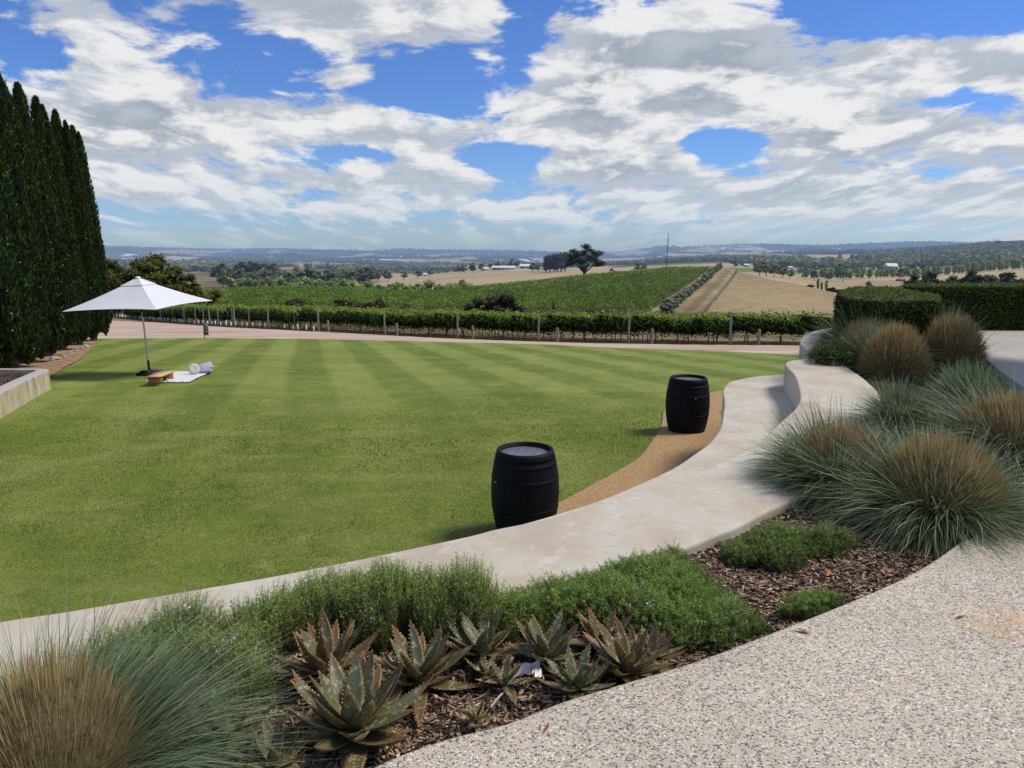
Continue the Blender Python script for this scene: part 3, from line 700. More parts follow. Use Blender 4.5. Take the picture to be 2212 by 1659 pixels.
def make_umbrella(R, hc, ha, rot):
    r = empty('umbrella')
    ap = np.array([0, 0, ha]); cs = [np.array([R * math.cos(rot + k * PI / 2), R * math.sin(rot + k * PI / 2), hc]) for k in range(4)]
    n = 12
    def panels(b, scale, lift, z0):
        for k in range(4):
            A, Bc = cs[k], cs[(k + 1) % 4]; V = []
            for i in range(n + 1):
                for j in range(n + 1):
                    t = i / n * scale; w = j / n
                    e = A * (1 - w) + Bc * w; e = e + (np.array([0, 0, e[2]]) - e) * (.035 * 4 * w * (1 - w)); e[2] += .035 * 4 * w * (1 - w)
                    p = ap * (1 - t) + e * t; sag = -.035 * math.sin(PI * t) - .02 * (1 - abs(2 * w - 1)) * math.sin(PI * t)
                    p = p + np.array([0, 0, sag + lift]); V.append(p)
            Q = np.arange((n + 1) ** 2).reshape(n + 1, n + 1)
            b.add(V, np.stack([Q[:-1, :-1], Q[1:, :-1], Q[1:, 1:], Q[:-1, 1:]], -1).reshape(-1, 4))
        return b
    panels(MB(), 1.0, 0, 0).build('canopy', M['canopy'], r)
    panels(MB(), .24, .022, 0).lathe([(.0, ha + .045), (.05, ha + .04), (.07, ha + .012), (.075, ha - .01)], 16).build('vent_flap', M['canopy'], r)
    MB().tube([(0, 0, .42), (0, 0, ha - .02)], .024, 14).build('pole', M['pole'], r, True)
    MB().tube([(0, 0, .03), (0, 0, .43)], .034, 14).build('pole_sleeve', M['black'], r, True)
    b = MB().box((0, 0, .055), (.52, .50, .11)).box((0, 0, .12), (.46, .16, .05)).box((0, 0, .12), (.16, .44, .045)); b.build('base', M['black'], r)
    for k in range(4):
        for fr in (0, .5):
            e = cs[k] * (1 - fr) + cs[(k + 1) % 4] * fr
            if fr: e = e * np.array([.965, .965, 1]) + np.array([0, 0, .035])
            pth = [ap * (1 - t) + e * t + np.array([0, 0, -.035 * math.sin(PI * t) - .02 * (1 if fr else 0) * math.sin(PI * t) - .015]) for t in np.linspace(0.02, .995, 9)]
            MB().tube(pth, .009, 6).build('rib', M['black'], r)
            mid_ = pth[4]; MB().tube([(0, 0, hc - .12), mid_], .007, 6).build('strut', M['black'], r)
    MB().tube([(0, 0, hc - .17), (0, 0, hc - .07)], .045, 14).build('hub', M['black'], r)
    MB().box((.055, 0, hc - .24), (.09, .05, .12), .3).build('crank', M['black'], r)
    return r
ub = onlawn(324, 811)
um = make_umbrella(1.9, 1.93, 2.69, math.radians(36)); um.location = ub; um.rotation_euler = (0, math.radians(-2.0), 0)
tag(um, 'white square picnic umbrella on a silver pole standing on the lawn', 'umbrella')
c_px = ray(2154, 521); Yc = 9.0; tcor = Yc / c_px[1]
cornr = np.array([c_px[0] * tcor, Yc, H + c_px[2] * tcor])
u2 = make_umbrella(1.9, cornr[2], cornr[2] + .76, math.radians(186)); u2.location = (cornr[0] + 1.9 * math.cos(math.radians(6)), cornr[1] + 1.9 * math.sin(math.radians(6)), 0)
tag(u2, 'white umbrella corner above the hedge at the right edge', 'umbrella')

M['rug'] = None
m, nt = newmat('woven_rug'); q = NT(nt); P_ = q.n('ShaderNodeTexCoord').outputs['Object']
wv = q.n('ShaderNodeTexWave', bands_direction='X', ins={'Vector': P_, 'Scale': 9.0, 'Distortion': .6}).outputs['Fac']
q.out(q.bsdf(q.mix(wv, (.60, .61, .62), (.74, .74, .74)), .9, .05)); M['rug'] = m
RC = [onlawn(319, 826.5), onlawn(413, 827), onlawn(456.5, 806), onlawn(366, 806)]
n = 24; V = []
for i in range(n + 1):
    for j in range(n + 1):
        a, c = i / n, j / n; p = (RC[0] * (1 - a) + RC[1] * a) * (1 - c) + (RC[3] * (1 - a) + RC[2] * a) * c
        p[2] = float(lawn_z(p[1])) + .045 + .010 * float(vnoise(p[0] * 3, p[1] * 3)) + (.05 * math.exp(-((a - .42) / .05) ** 2 - (c / .10) ** 2)); V.append(p)
Q = np.arange((n + 1) ** 2).reshape(n + 1, n + 1)
rg = empty('picnic_rug', RC[0] * .25 + RC[1] * .25 + RC[2] * .25 + RC[3] * .25); o0 = np.array(rg.location)
b = MB(); b.add(np.array(V) - o0, np.stack([Q[:-1, :-1], Q[1:, :-1], Q[1:, 1:], Q[:-1, 1:]], -1).reshape(-1, 4)); b.build('cloth', M['rug'], rg)
for (A, Bc) in ((RC[0], RC[1]), (RC[3], RC[2])):
    b = MB()
    for k in range(60):
        p = A + (Bc - A) * ((k + .5) / 60) - o0; s_ = -1 if A is RC[0] else 1
        p[2] = float(lawn_z(p[1] + o0[1])) + .05 - o0[2]
        b.tube([p, p + np.array([rng.normal() * .02, s_ * .10, -.015])], .008, 4)
    b.build('fringe', M['tick'], rg)
tag(rg, 'pale grey woven picnic rug with a fringe spread on the lawn', 'rug')

m, nt = newmat('pale_timber'); q = NT(nt); P_ = q.n('ShaderNodeTexCoord').outputs['Object']
f = q.noise(q.scalev(P_, (1.5, 22, 22)), 2, 5, .6, .6)
q.out(q.bsdf(q.mix(f, (.52, .31, .14), (.70, .47, .25)), .6, .25)); M['timber'] = m
M['timber_leg'] = flat_mat('red_timber_end', (.42, .20, .09), .6, .25, 25, .25)
TC = [onlawn(320, 817.5, .2), onlawn(343, 817.5, .2), onlawn(374.5, 805, .2), onlawn(351, 805, .2)]
ctr = sum(TC) / 4; dl = (TC[2] + TC[3] - TC[0] - TC[1]) / 2; L_ = np.linalg.norm(dl[:2]); W_ = np.linalg.norm((TC[1] - TC[0])[:2])
tb = empty('low_table', (ctr[0], ctr[1], float(lawn_z(ctr[1])) + .05), math.atan2(dl[1], dl[0]))
tb.rotation_euler[1] = math.atan(.083 * math.sin(math.atan2(dl[1], dl[0])))
MB().box((0, 0, .185), (L_, .36, .03)).build('tabletop', M['timber'], tb)
for sx in (-1, 1): MB().box((sx * (L_ / 2 - .16), 0, .085), (.05, .31, .17)).build('leg', M['timber_leg'], tb)
tag(tb, 'low pale timber picnic table beside the umbrella base', 'table')

def fabric(name, a, b_):
    m, nt = newmat(name); q = NT(nt); P_ = q.n('ShaderNodeTexCoord').outputs['Object']
    f = q.noise(P_, 14, 5); q.out(q.bsdf(q.mix(f, a, b_), .9, .1, q.bump(f, .3, .02))); return m
M['cream'] = fabric('beige_velvet', (.48, .43, .40), (.62, .57, .54)); M['greyc'] = fabric('blue_grey_linen', (.22, .24, .30), (.33, .36, .43)); M['paleg'] = fabric('pale_grey_linen', (.36, .37, .40), (.48, .49, .53))
def round_cushion():
    b = MB(); n, k = 48, 12; V = []
    for i in range(k + 1):
        ph = -PI / 2 + PI * i / k
        for j in range(n):
            th = j / n * 2 * PI; r = .16 * max(math.cos(ph), 0) ** .55 * (1 + .012 * math.cos(th * 16)); z = .055 * math.sin(ph) * (1 - .55 * math.exp(-(r / .03) ** 2)) * (1 + .10 * math.cos(th * 16) * (r / .16))
            V.append((r * math.cos(th), r * math.sin(th), z))
    b.add(V, [[i * n + j, i * n + (j + 1) % n, (i + 1) * n + (j + 1) % n, (i + 1) * n + j] for i in range(k) for j in range(n)])
    return b
def square_cushion(w=.44, h=.13):
    b = MB(); n = 18; V = []
    for sg in (1, -1):
        for i in range(n + 1):
            for j in range(n + 1):
                x, y = 2 * i / n - 1, 2 * j / n - 1; k = (1 - x ** 4) * (1 - y ** 4); pin = 1 - .10 * (1 - max(abs(x), abs(y)) ** 2 * 0) * (x * x * (1 - y * y) * 0 + (1 - abs(x)) * 0) 
                px_ = x * (1 - .06 * (1 - y * y)); py_ = y * (1 - .06 * (1 - x * x))
                V.append((px_ * w / 2, py_ * w / 2, sg * h / 2 * k ** .5 * (1 + .12 * (vnoise(np.array(x * 3 + 9), np.array(y * 3 + sg * 5)) - .5))))
    Q = np.arange((n + 1) ** 2).reshape(n + 1, n + 1); f_ = np.stack([Q[:-1, :-1], Q[1:, :-1], Q[1:, 1:], Q[:-1, 1:]], -1).reshape(-1, 4)
    b.add(V, np.vstack([f_, (f_ + (n + 1) ** 2)[:, ::-1]])); return b
cp = onlawn(420, 812.5)
c1 = round_cushion().build('round_cushion', M['cream'], None, True); c1.location = cp + np.array([0, 0, .05 + .15]); c1.rotation_euler = (math.radians(66), 0, math.radians(28)); tag(c1, 'round beige pleated cushion leaning up on the rug', 'cushion')
c2p = onlawn(442, 809); c2 = square_cushion().build('grey_cushion', M['greyc'], None, True); c2.location = c2p + np.array([0, 0, .11]); c2.rotation_euler = (math.radians(-4), math.radians(3), .35); tag(c2, 'blue grey square cushion lying flat on the rug corner', 'cushion')
c3p = onlawn(440, 807); c3 = square_cushion(.38, .085).build('grey_cushion', M['paleg'], None, True); c3.location = c3p + np.array([.02, .13, .20]); c3.rotation_euler = (math.radians(16), math.radians(-12), .55); tag(c3, 'pale grey cushion resting on top behind the round cushion', 'cushion')

# ------------------------------------------------------------------ small sign by the road
M['sign'] = flat_mat('slate_grey_sign', (.10, .11, .11), .6, .25, 20, .12); M['signwhite'] = flat_mat('sign_white', (.78, .80, .80), .6, .2, 10, .03); M['signgold'] = flat_mat('sign_gold', (.60, .46, .20), .6, .2, 10, .05); M['ring'] = flat_mat('sign_pale_green', (.34, .36, .30), .6, .2, 10, .05)
sgp = onlawn(446.5, 731.5); sg_ = empty('road_sign', sgp, math.radians(4))
MB().box((-.115, 0, .45), (.035, .03, .90)).build('post', M['sign'], sg_)
MB().box((.0, -.03, .55), (.27, .025, .70)).build('board', M['sign'], sg_)
def text(txt, x, z, size, parent, mat):
    cu = bpy.data.curves.new('lettering', 'FONT'); cu.body = txt; cu.size = size; cu.align_x = 'CENTER'; cu.align_y = 'CENTER'; cu.extrude = .003
    o = bpy.data.objects.new('tmp', cu); COL.objects.link(o); dg = bpy.context.evaluated_depsgraph_get(); me = bpy.data.meshes.new_from_object(o.evaluated_get(dg))
    bpy.data.objects.remove(o); l = bpy.data.objects.new('lettering', me); COL.objects.link(l); me.materials.clear(); me.materials.append(mat); l.parent = parent
    l.location = (x, -.0455, z); l.rotation_euler = (PI / 2, 0, 0); return l
for t_, z_, s_ in (('NO', .82, .125), ('ENTRY', .70, .072), ('EXIT', .59, .095)): text(t_, 0, z_, s_, sg_, M['signwhite'])
b = MB()
for sx in (-1, 1): b.tube([(0, -.05, .47), (sx * .075, -.05, .375)], .016, 4)
b.build('chevron', M['signgold'], sg_)
MB().tube([(.0, -.042, .30), (.0, -.049, .30)], .032, 20).build('disc', M['ring'], sg_)
tag(sg_, 'narrow slate grey road sign with white lettering and a gold chevron at the lawn edge', 'sign')

# ------------------------------------------------------------------ cypress row
M['cyp'] = foliage_mat('cypress_foliage', (.005, .012, .004), (.075, .125, .026), .10, False, .6, .15, accent=(.075, .065, .03), var=.10)
M['bark'] = flat_mat('grey_brown_bark', (.17, .13, .10), .9, .1, 14, .45, bump=.6)
M['cone'] = flat_mat('pale_cone', (.26, .25, .18), .8, .1, 10, .2)
def make_cypress(seed, Ht=11.2):
    global rng; rng = np.random.default_rng(seed)
    r = empty('cypress_tree')
    MB().tube([(0, 0, 0), (.02, 0, .5), (0, .02, 2.0)], [.16, .12, .10], 10).tube([(.06, .05, 0), (.2, .12, .9)], [.08, .04], 8).build('trunk', M['bark'], r, True)
    b = MB()
    lobes = [(0, 0, .45, Ht, .50)]
    for k in range(12):
        a = k / 12 * 2 * PI + rng.uniform(-.25, .25); d = rng.uniform(.58, .84)
        lobes.append((d * math.cos(a), d * math.sin(a), rng.uniform(.18, 1.1), Ht * rng.uniform(.66, .98), rng.uniform(.33, .45)))
    for k in range(6):
        a = rng.uniform(0, 2 * PI); d = rng.uniform(.7, .95); z0 = rng.uniform(.3, 2.5)
        lobes.append((d * math.cos(a), d * math.sin(a), z0, z0 + rng.uniform(2.5, 5.5), rng.uniform(.22, .34)))
    for (lx, ly, z0, z1, rad) in lobes:
        n = int(560 * (z1 - z0) * rad / .4)
        t = rng.uniform(0, 1, n); th = rng.uniform(0, 2 * PI, n)
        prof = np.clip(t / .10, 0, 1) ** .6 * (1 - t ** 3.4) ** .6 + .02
        lean = (1 - .60 * t ** 1.3)[:, None]
        out = np.stack([np.cos(th), np.sin(th), 0 * th], 1)
        wob = 1 + .30 * (fbm(th * 1.3 + lx * 9, (z0 + t * (z1 - z0)) * 1.7, seed, 2) - .5) * 2
        C = np.array([lx, ly, 0]) * lean + out * (rad * prof * wob * rng.uniform(.80, 1.04, n))[:, None]; C[:, 2] = z0 + t * (z1 - z0)
        up = unit(out * .45 + np.array([0, 0, 1.0]) + rng.normal(size=(n, 3)) * .28); sd = unit(np.cross(up, out + rng.normal(size=(n, 3)) * .5))
        ln = rng.uniform(.06, .13, n)[:, None]; wd = rng.uniform(.018, .036, n)[:, None]
        V, Fc = leaf_quads(C, up * ln, sd * wd)
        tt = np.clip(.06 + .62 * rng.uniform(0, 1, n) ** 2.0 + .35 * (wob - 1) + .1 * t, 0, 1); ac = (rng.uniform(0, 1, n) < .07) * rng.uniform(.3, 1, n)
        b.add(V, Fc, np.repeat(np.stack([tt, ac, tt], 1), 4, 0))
        # dark inner mass, painted-in shade between the lobes
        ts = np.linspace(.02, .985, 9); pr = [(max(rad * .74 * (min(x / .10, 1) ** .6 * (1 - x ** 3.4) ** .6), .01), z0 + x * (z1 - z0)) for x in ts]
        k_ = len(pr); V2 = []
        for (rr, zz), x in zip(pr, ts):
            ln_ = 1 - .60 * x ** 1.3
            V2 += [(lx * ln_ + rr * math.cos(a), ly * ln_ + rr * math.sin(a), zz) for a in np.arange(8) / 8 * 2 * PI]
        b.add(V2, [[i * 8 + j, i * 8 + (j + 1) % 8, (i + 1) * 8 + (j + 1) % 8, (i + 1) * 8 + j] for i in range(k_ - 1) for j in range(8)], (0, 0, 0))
        nc = int(n * .003); ii = rng.integers(0, n, nc)
        for c in C[ii]:
            b.box(c * np.array([1.03, 1.03, 1]), (.04, .04, .045), rng.uniform(0, 3), None, 1)
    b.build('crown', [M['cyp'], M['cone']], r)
    return r
CYP = [Proto(make_cypress(31)), Proto(make_cypress(32)), Proto(make_cypress(33))]
cyp_desc = ['slender dark cypress at the road end of the row, behind the umbrella', 'second dark cypress from the road end of the row', 'third dark cypress from the road end of the row', 'fourth dark cypress from the road end of the row',
            'dark cypress in the middle of the row beyond the planter corner', 'tall dark cypress just behind the planter back wall', 'large dark cypress growing in the planter at the left edge', 'nearest dark cypress in the planter, cut by the left edge']
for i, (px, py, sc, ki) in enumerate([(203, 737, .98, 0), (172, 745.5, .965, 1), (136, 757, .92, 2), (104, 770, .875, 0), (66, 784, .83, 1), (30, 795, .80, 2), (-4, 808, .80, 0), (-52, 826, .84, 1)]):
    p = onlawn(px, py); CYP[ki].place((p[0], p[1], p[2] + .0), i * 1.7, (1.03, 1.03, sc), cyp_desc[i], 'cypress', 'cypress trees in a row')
rng = np.random.default_rng(77)
# stones on the dry soil strip
M['stone'] = flat_mat('pale_stone', (.42, .36, .28), .9, .1, 20, .3)
def stone_mesh(seed, r):
    bm = bmesh.new(); bmesh.ops.create_icosphere(bm, subdivisions=2, radius=r); rs = np.random.default_rng(seed)
    for v in bm.verts: v.co *= 1 + rs.uniform(-.22, .22); v.co.z *= .6
    me = bpy.data.meshes.new('stone'); bm.to_mesh(me); bm.free(); me.materials.append(M['stone'])
    o = bpy.data.objects.new('stone', me); COL.objects.link(o); return o
ST = [Proto(stone_mesh(k, .12)) for k in range(3)]
for i, (px, py, sc) in enumerate([(118, 777, 1.2), (126, 779, .8), (185, 752, 1.5), (178, 754, .7), (152, 764, .7), (140, 774, .6), (165, 761, .6), (112, 781, .7), (134, 770, .5)]):
    p = onlawn(px, py); ST[i % 3].place((p[0], p[1], p[2] + .06), i * 1.1, sc, 'small pale stone lying on the dry soil beside the cypress row', 'stone', 'stones under the cypresses')

# ------------------------------------------------------------------ clipped hedges
M['hedge'] = foliage_mat('clipped_hedge', (.010, .020, .006), (.135, .19, .048), .22, False, .75, .08, accent=(.20, .25, .085), var=.03)
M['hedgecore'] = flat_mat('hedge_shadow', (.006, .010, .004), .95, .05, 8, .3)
def make_hedge(name, plan, zt, z0, dens):
    plan = np.asarray(plan)[:, :2]; r = empty(name, (*plan.mean(0), z0)); o0 = np.array(r.location)
    a = sum(plan[i][0] * plan[(i + 1) % len(plan)][1] - plan[(i + 1) % len(plan)][0] * plan[i][1] for i in range(len(plan)))
    if a < 0: plan = plan[::-1]
    c = plan.mean(0); ins = c + (plan - c) * (1 - .07 / np.linalg.norm(plan - c, axis=1))[:, None]
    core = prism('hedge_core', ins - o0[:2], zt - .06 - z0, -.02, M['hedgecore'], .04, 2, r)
    d = np.roll(plan, -1, 0) - plan; L = np.linalg.norm(d, axis=1); hh = zt - z0
    n = int(L.sum() * hh * dens); k = rng.choice(len(plan), n, p=L / L.sum()); t = rng.uniform(0, 1, n)
    P = plan[k] + d[k] * t[:, None]; N = unit(np.stack([d[k][:, 1], -d[k][:, 0], 0 * t], 1)); z = z0 + hh * rng.uniform(0, 1, n)
    C1 = np.concatenate([P, z[:, None]], 1) + N * rng.normal(0, .022, n)[:, None]; bulge = .035 * (fbm(P[:, 0] * 3 + P[:, 1] * 2, z * 3, 3) - .5); C1 += N * bulge[:, None]
    # roll the top edge over
    over = np.clip((C1[:, 2] - (zt - .07)) / .07, 0, 1)[:, None]; C1 -= N * (.05 * over ** 2)
    mn, mx = plan.min(0), plan.max(0); nt_ = int((mx - mn).prod() * dens); T2 = rng.uniform(mn, mx, (nt_, 2)); T2 = T2[inpoly(T2[:, 0], T2[:, 1], plan)]
    C2 = np.concatenate([T2, (zt + .03 * (fbm(T2[:, 0] * 4, T2[:, 1] * 4, 1) - .5) + rng.normal(0, .018, len(T2)))[:, None]], 1); N2 = np.tile((0, 0, 1.0), (len(T2), 1))
    C = np.vstack([C1, C2]) - o0; N = np.vstack([N, N2]); m_ = len(C)
    A = unit(np.cross(N + rdir(m_) * .7, rdir(m_))); B_ = unit(np.cross(A, N + rdir(m_) * .7)); sz = rng.uniform(.010, .021, m_)[:, None]
    V, Fc = leaf_quads(C, A * sz * 1.4, B_ * sz * .75)
    tt = np.clip(rng.uniform(0, .75, m_) ** 1.3 + .25 * N[:, 2], 0, 1); ac = np.clip(N[:, 2], 0, 1) * rng.uniform(0, .4, m_)
    MB().add(V, Fc, np.repeat(np.stack([tt, ac, tt], 1), 4, 0)).build('foliage', M['hedge'], r)
    return r
ZH = .76
HA = smoothline([onplane(x, y, ZH) for x, y in [(1812, 634), (1821, 642), (1874, 651), (1920, 652.5), (1963, 652), (2012, 651), (2030, 648), (2028, 641), (1990, 634), (1955, 628), (1945, 622)]], 3)
HA = np.vstack([HA, [onplane(1852, 621, ZH), onplane(1814, 628, ZH)]])
tag(make_hedge('hedge', HA, ZH, -.1, 5200), 'clipped green hedge block with a rounded corner behind the brown topped tussocks', 'hedge')
HB = [onplane(1958, 620.5, ZH), onplane(2212, 620.5, ZH), onplane(2420, 621, ZH), onplane(2420, 613, ZH), onplane(2212, 613.5, ZH), onplane(1950, 616, ZH)]
tag(make_hedge('hedge', HB, ZH, -.02, 4200), 'long straight dark hedge standing behind the grey terrace', 'hedge')
# ------------------------------------------------------------------ tussock grasses
M['blade'] = foliage_mat('tussock_blades', (.040, .068, .028), (.42, .53, .29), .22, False, .5, .25, accent=(.48, .42, .24), var=.04)
M['thatch'] = foliage_mat('tussock_thatch', (.045, .034, .015), (.62, .455, .21), .18, False, .7, .15, accent=(.26, .29, .13), var=.03)
def strips(P, side, w):
    """P: n x k x 3 centre lines, side: n x 3, w: n x k half widths -> ribbon quads"""
    n, k, _ = P.shape
    S = side[:, None, :] * w[:, :, None]
    V = np.stack([P - S, P + S], 2).reshape(n, k * 2, 3)
    base = (np.arange(n) * k * 2)[:, None, None]
    q_ = np.array([[2 * i, 2 * i + 1, 2 * i + 3, 2 * i + 2] for i in range(k - 1)])[None]
    return V.reshape(-1, 3), (base + q_).reshape(-1, 4)
def tussock(name, base, R, hgt, nb, ln, seed, label, brown=1.0, elev=(4, 62), wid=.0028, back=1.0, lean=(0, 0), nt_=5200):
    """a clipped dome of brown stems with long blue green blades arching out around it"""
    g = np.random.default_rng(seed); r = empty(name, base)
    n = int(nt_ * brown)
    if n:
        d = unit(g.normal(size=(n, 3)) * np.array([1, 1, .9])); d[:, 2] = np.abs(d[:, 2]) * .98 + .02; d = unit(d)
        rr = np.stack([d[:, 0] * R, d[:, 1] * R, d[:, 2] * hgt], 1) * (g.uniform(.80, 1.04, n) + .07 * (fbm(d[:, 0] * 3 + seed, d[:, 1] * 3 + d[:, 2], seed, 3) - .5) * 2)[:, None]
        o = np.stack([d[:, 0], d[:, 1], 0 * d[:, 0]], 1) * (R * .66 * g.uniform(.1, 1, n) ** .6)[:, None]
        k = 4; t = np.linspace(.30, 1, k)[None, :, None]
        P = o[:, None] * (1 - t) + rr[:, None] * t + (np.array([0, 0, 1]) * R * .06)[None, None] * np.sin(PI * t)
        P = P + g.normal(size=(n, 1, 3)) * .022 * t
        sd = unit(np.cross(d + g.normal(size=(n, 3)) * .25, g.normal(size=(n, 3)))); w = np.tile(np.array([1, 1, .9, .35])[None], (n, 1)) * g.uniform(.8, 1.3, n)[:, None] * wid * .8
        V, Fc = strips(P, sd, w)
        tv = np.clip(np.linspace(.08, .66, k)[None] + g.normal(0, .24, n)[:, None] + .20 * d[:, 2:3] - .06, 0, 1); ac = np.repeat((g.uniform(0, 1, n) ** 3 * np.clip(1.1 - d[:, 2] * 1.0, 0, 1))[:, None], k, 1)
        T = np.stack([tv, ac, tv], -1); T = np.repeat(T, 2, 1).reshape(-1, 3)
        b = MB().add(V, Fc, T)
        th = np.arange(18) / 18 * 2 * PI; ph = np.linspace(0, PI / 2, 7); D = np.array([[(R * .86 * math.cos(p_) * math.cos(a), R * .86 * math.cos(p_) * math.sin(a), hgt * .86 * math.sin(p_)) for a in th] for p_ in ph]).reshape(-1, 3)
        b.add(D, [[i * 18 + j, i * 18 + (j + 1) % 18, (i + 1) * 18 + (j + 1) % 18, (i + 1) * 18 + j] for i in range(6) for j in range(18)], (.14, 0, 0))
        b.build('thatch', M['thatch'], r)
    n = nb; az = g.uniform(0, 2 * PI, n); el = np.radians(elev[0] + (elev[1] - elev[0]) * g.uniform(0, 1, n) ** 1.15)
    el = el + np.radians(22) * back * np.clip(np.sin(az), 0, 1)
    up_ = g.uniform(0, 1, n) < .05; el = np.where(up_, np.radians(g.uniform(40, 85, n)), el)
    el = np.clip(el, .05, 1.45)
    d = np.stack([np.cos(az) * np.cos(el), np.sin(az) * np.cos(el), np.sin(el)], 1)
    rad = np.stack([np.cos(az), np.sin(az), 0 * az], 1)
    L = ln * g.uniform(.62, 1.12, n); o = rad * (R * .5 * g.uniform(.1, 1, n))[:, None] + np.array([0, 0, .01])
    k = 8; t = np.linspace(0, 1, k)[None, :, None]; drp = (g.uniform(.14, .85, n) * np.cos(el) ** .7)[:, None, None]
    sway = np.cross(rad, (0, 0, 1)) * g.normal(0, .10, n)[:, None]
    P = o[:, None] + (d * L[:, None])[:, None] * t + (sway * L[:, None])[:, None] * t ** 2 - np.array([0, 0, 1])[None, None] * (drp * L[:, None, None] * t ** 2.2) + np.array([lean[0], lean[1], 0])[None, None] * t ** 1.5 * L[:, None, None]
    zmin = -.02; P[:, :, 2] = np.where(P[:, :, 2] < zmin, zmin + (P[:, :, 2] - zmin) * .05, P[:, :, 2])
    sd = unit(np.cross(d, np.array([0, 0, 1.0])) + g.normal(size=(n, 3)) * .35)
    w = np.array([.8, 1, 1, .95, .85, .7, .45, .08])[None] * (g.uniform(.7, 1.25, n) * wid)[:, None]
    V, Fc = strips(P, sd, w)
    br = g.uniform(0, 1, n); tv = np.clip(np.linspace(.02, .52, k)[None] + (br[:, None] - .5) * .75 * np.linspace(.4, 1, k)[None], 0, 1); ac = np.repeat(((br > .93) * g.uniform(.4, 1, n))[:, None], k, 1)
    T = np.repeat(np.stack([tv, ac, tv], -1), 2, 1).reshape(-1, 3)
    MB().add(V, Fc, T).build('blades', M['blade'], r)
    return tag(r, label, 'tussock grass', 'tussock grasses in the planting bed')
def bp(px, py, z=ZBED): return tuple(onplane(px, py, z))
tussock('tussock_grass', bp(2022, 1122), .40, .55, 7400, .76, 101, 'large grass tussock with a wide golden brown dome beside the corner of the speckled terrace', elev=(0, 46), back=.7, lean=(-.04, 0), nt_=10000)
tussock('tussock_grass', bp(1815, 1058), .36, .50, 7400, .66, 102, 'blue green grass tussock with a dim brown dome spilling over the seat wall', elev=(0, 58), back=.9, nt_=6500)
tussock('tussock_grass', bp(2190, 985), .50, .52, 4200, .85, 103, 'wide brown domed tussock at the right edge above the largest tussock', elev=(0, 44), back=.9, nt_=9000)
tussock('tussock_grass', bp(1932, 812), .42, .68, 700, .70, 104, 'rust brown round tussock standing in front of the hedge block', elev=(0, 14), back=.8, nt_=10000, wid=.0035)
tussock('tussock_grass', bp(1872, 786), .46, .64, 2200, 1.05, 105, 'olive brown tussock tucked behind the rust brown round one', elev=(0, 36), back=1.5, wid=.0035, nt_=8000)
tussock('tussock_grass', bp(2052, 790), .44, .72, 1300, .95, 106, 'smaller rust brown round tussock beside the grey terrace', elev=(0, 18), back=1.2, wid=.0035, nt_=9000)
tussock('tussock_grass', bp(1945, 930), .20, .24, 3000, .55, 107, 'silvery green leafless-topped tussock between the brown domes', brown=.3, elev=(8, 70), wid=.0028)
tussock('tussock_grass', bp(2095, 880), .30, .30, 2600, .52, 108, 'fresh green upright tussock behind the wide brown dome', brown=.2, elev=(20, 85), wid=.0028)
tussock('tussock_grass', bp(1895, 800), .26, .36, 800, .75, 109, 'grey green tussock of upright blades right at the foot of the hedge block', brown=.3, elev=(48, 88), wid=.004)
tussock('tussock_grass', bp(2030, 772), .26, .36, 1000, .85, 110, 'grey green spiky tussock between the two hedges', brown=.3, elev=(42, 88), wid=.004)
b6 = onplane(70, 1800, ZBED)
tussock('tussock_grass', (b6[0] + .02, b6[1] + .08, ZBED), 0.28, .50, 6400, .70, 111, 'big orange brown domed tussock in the near left corner', elev=(2, 50), wid=.0015, lean=(.12, .06), nt_=15000, back=.8)

# ------------------------------------------------------------------ spotted aloes
m, nt = newmat('aloe_leaf'); q = NT(nt); P_ = q.n('ShaderNodeTexCoord').outputs['Object']
a_ = q.sep(q.attr())   # R along the leaf, G leaf tone, B across
n1 = q.noise(q.scalev(P_, (1, 1, 1)), 46, 3, .6, .5); n2 = q.noise(P_, 130, 4, .65); n3 = q.noise(P_, 10, 4)
c_ = q.mix(q.sst(n3, .35, .65), (.050, .082, .040), (.118, .175, .098))
c_ = q.mix(q.math('MULTIPLY', a_[1], .75), c_, (.135, .088, .030))
c_ = q.mix(q.sst(n1, .56, .64, 0, .55), c_, (.42, .43, .27))
c_ = q.mix(q.sst(q.math('ADD', a_[0], q.math('MULTIPLY', q.math('SUBTRACT', n3, .5), .7)), q.math('SUBTRACT', 1.12, q.math('MULTIPLY', a_[1], .62)), 1.18, 0, .85), c_, (.27, .085, .030))
c_ = q.mix(q.sst(a_[0], .93, 1.0, 0, .8), c_, (.46, .20, .07))
c_ = q.mix(q.sst(a_[2], .90, .99, 0, .55), c_, (.40, .20, .09))
q.out(q.bsdf(c_, .46, .38, q.bump(n2, .15, .003))); M['aloe'] = m
M['tooth'] = flat_mat('aloe_tooth', (.45, .24, .10), .6, .2, 40, .2)
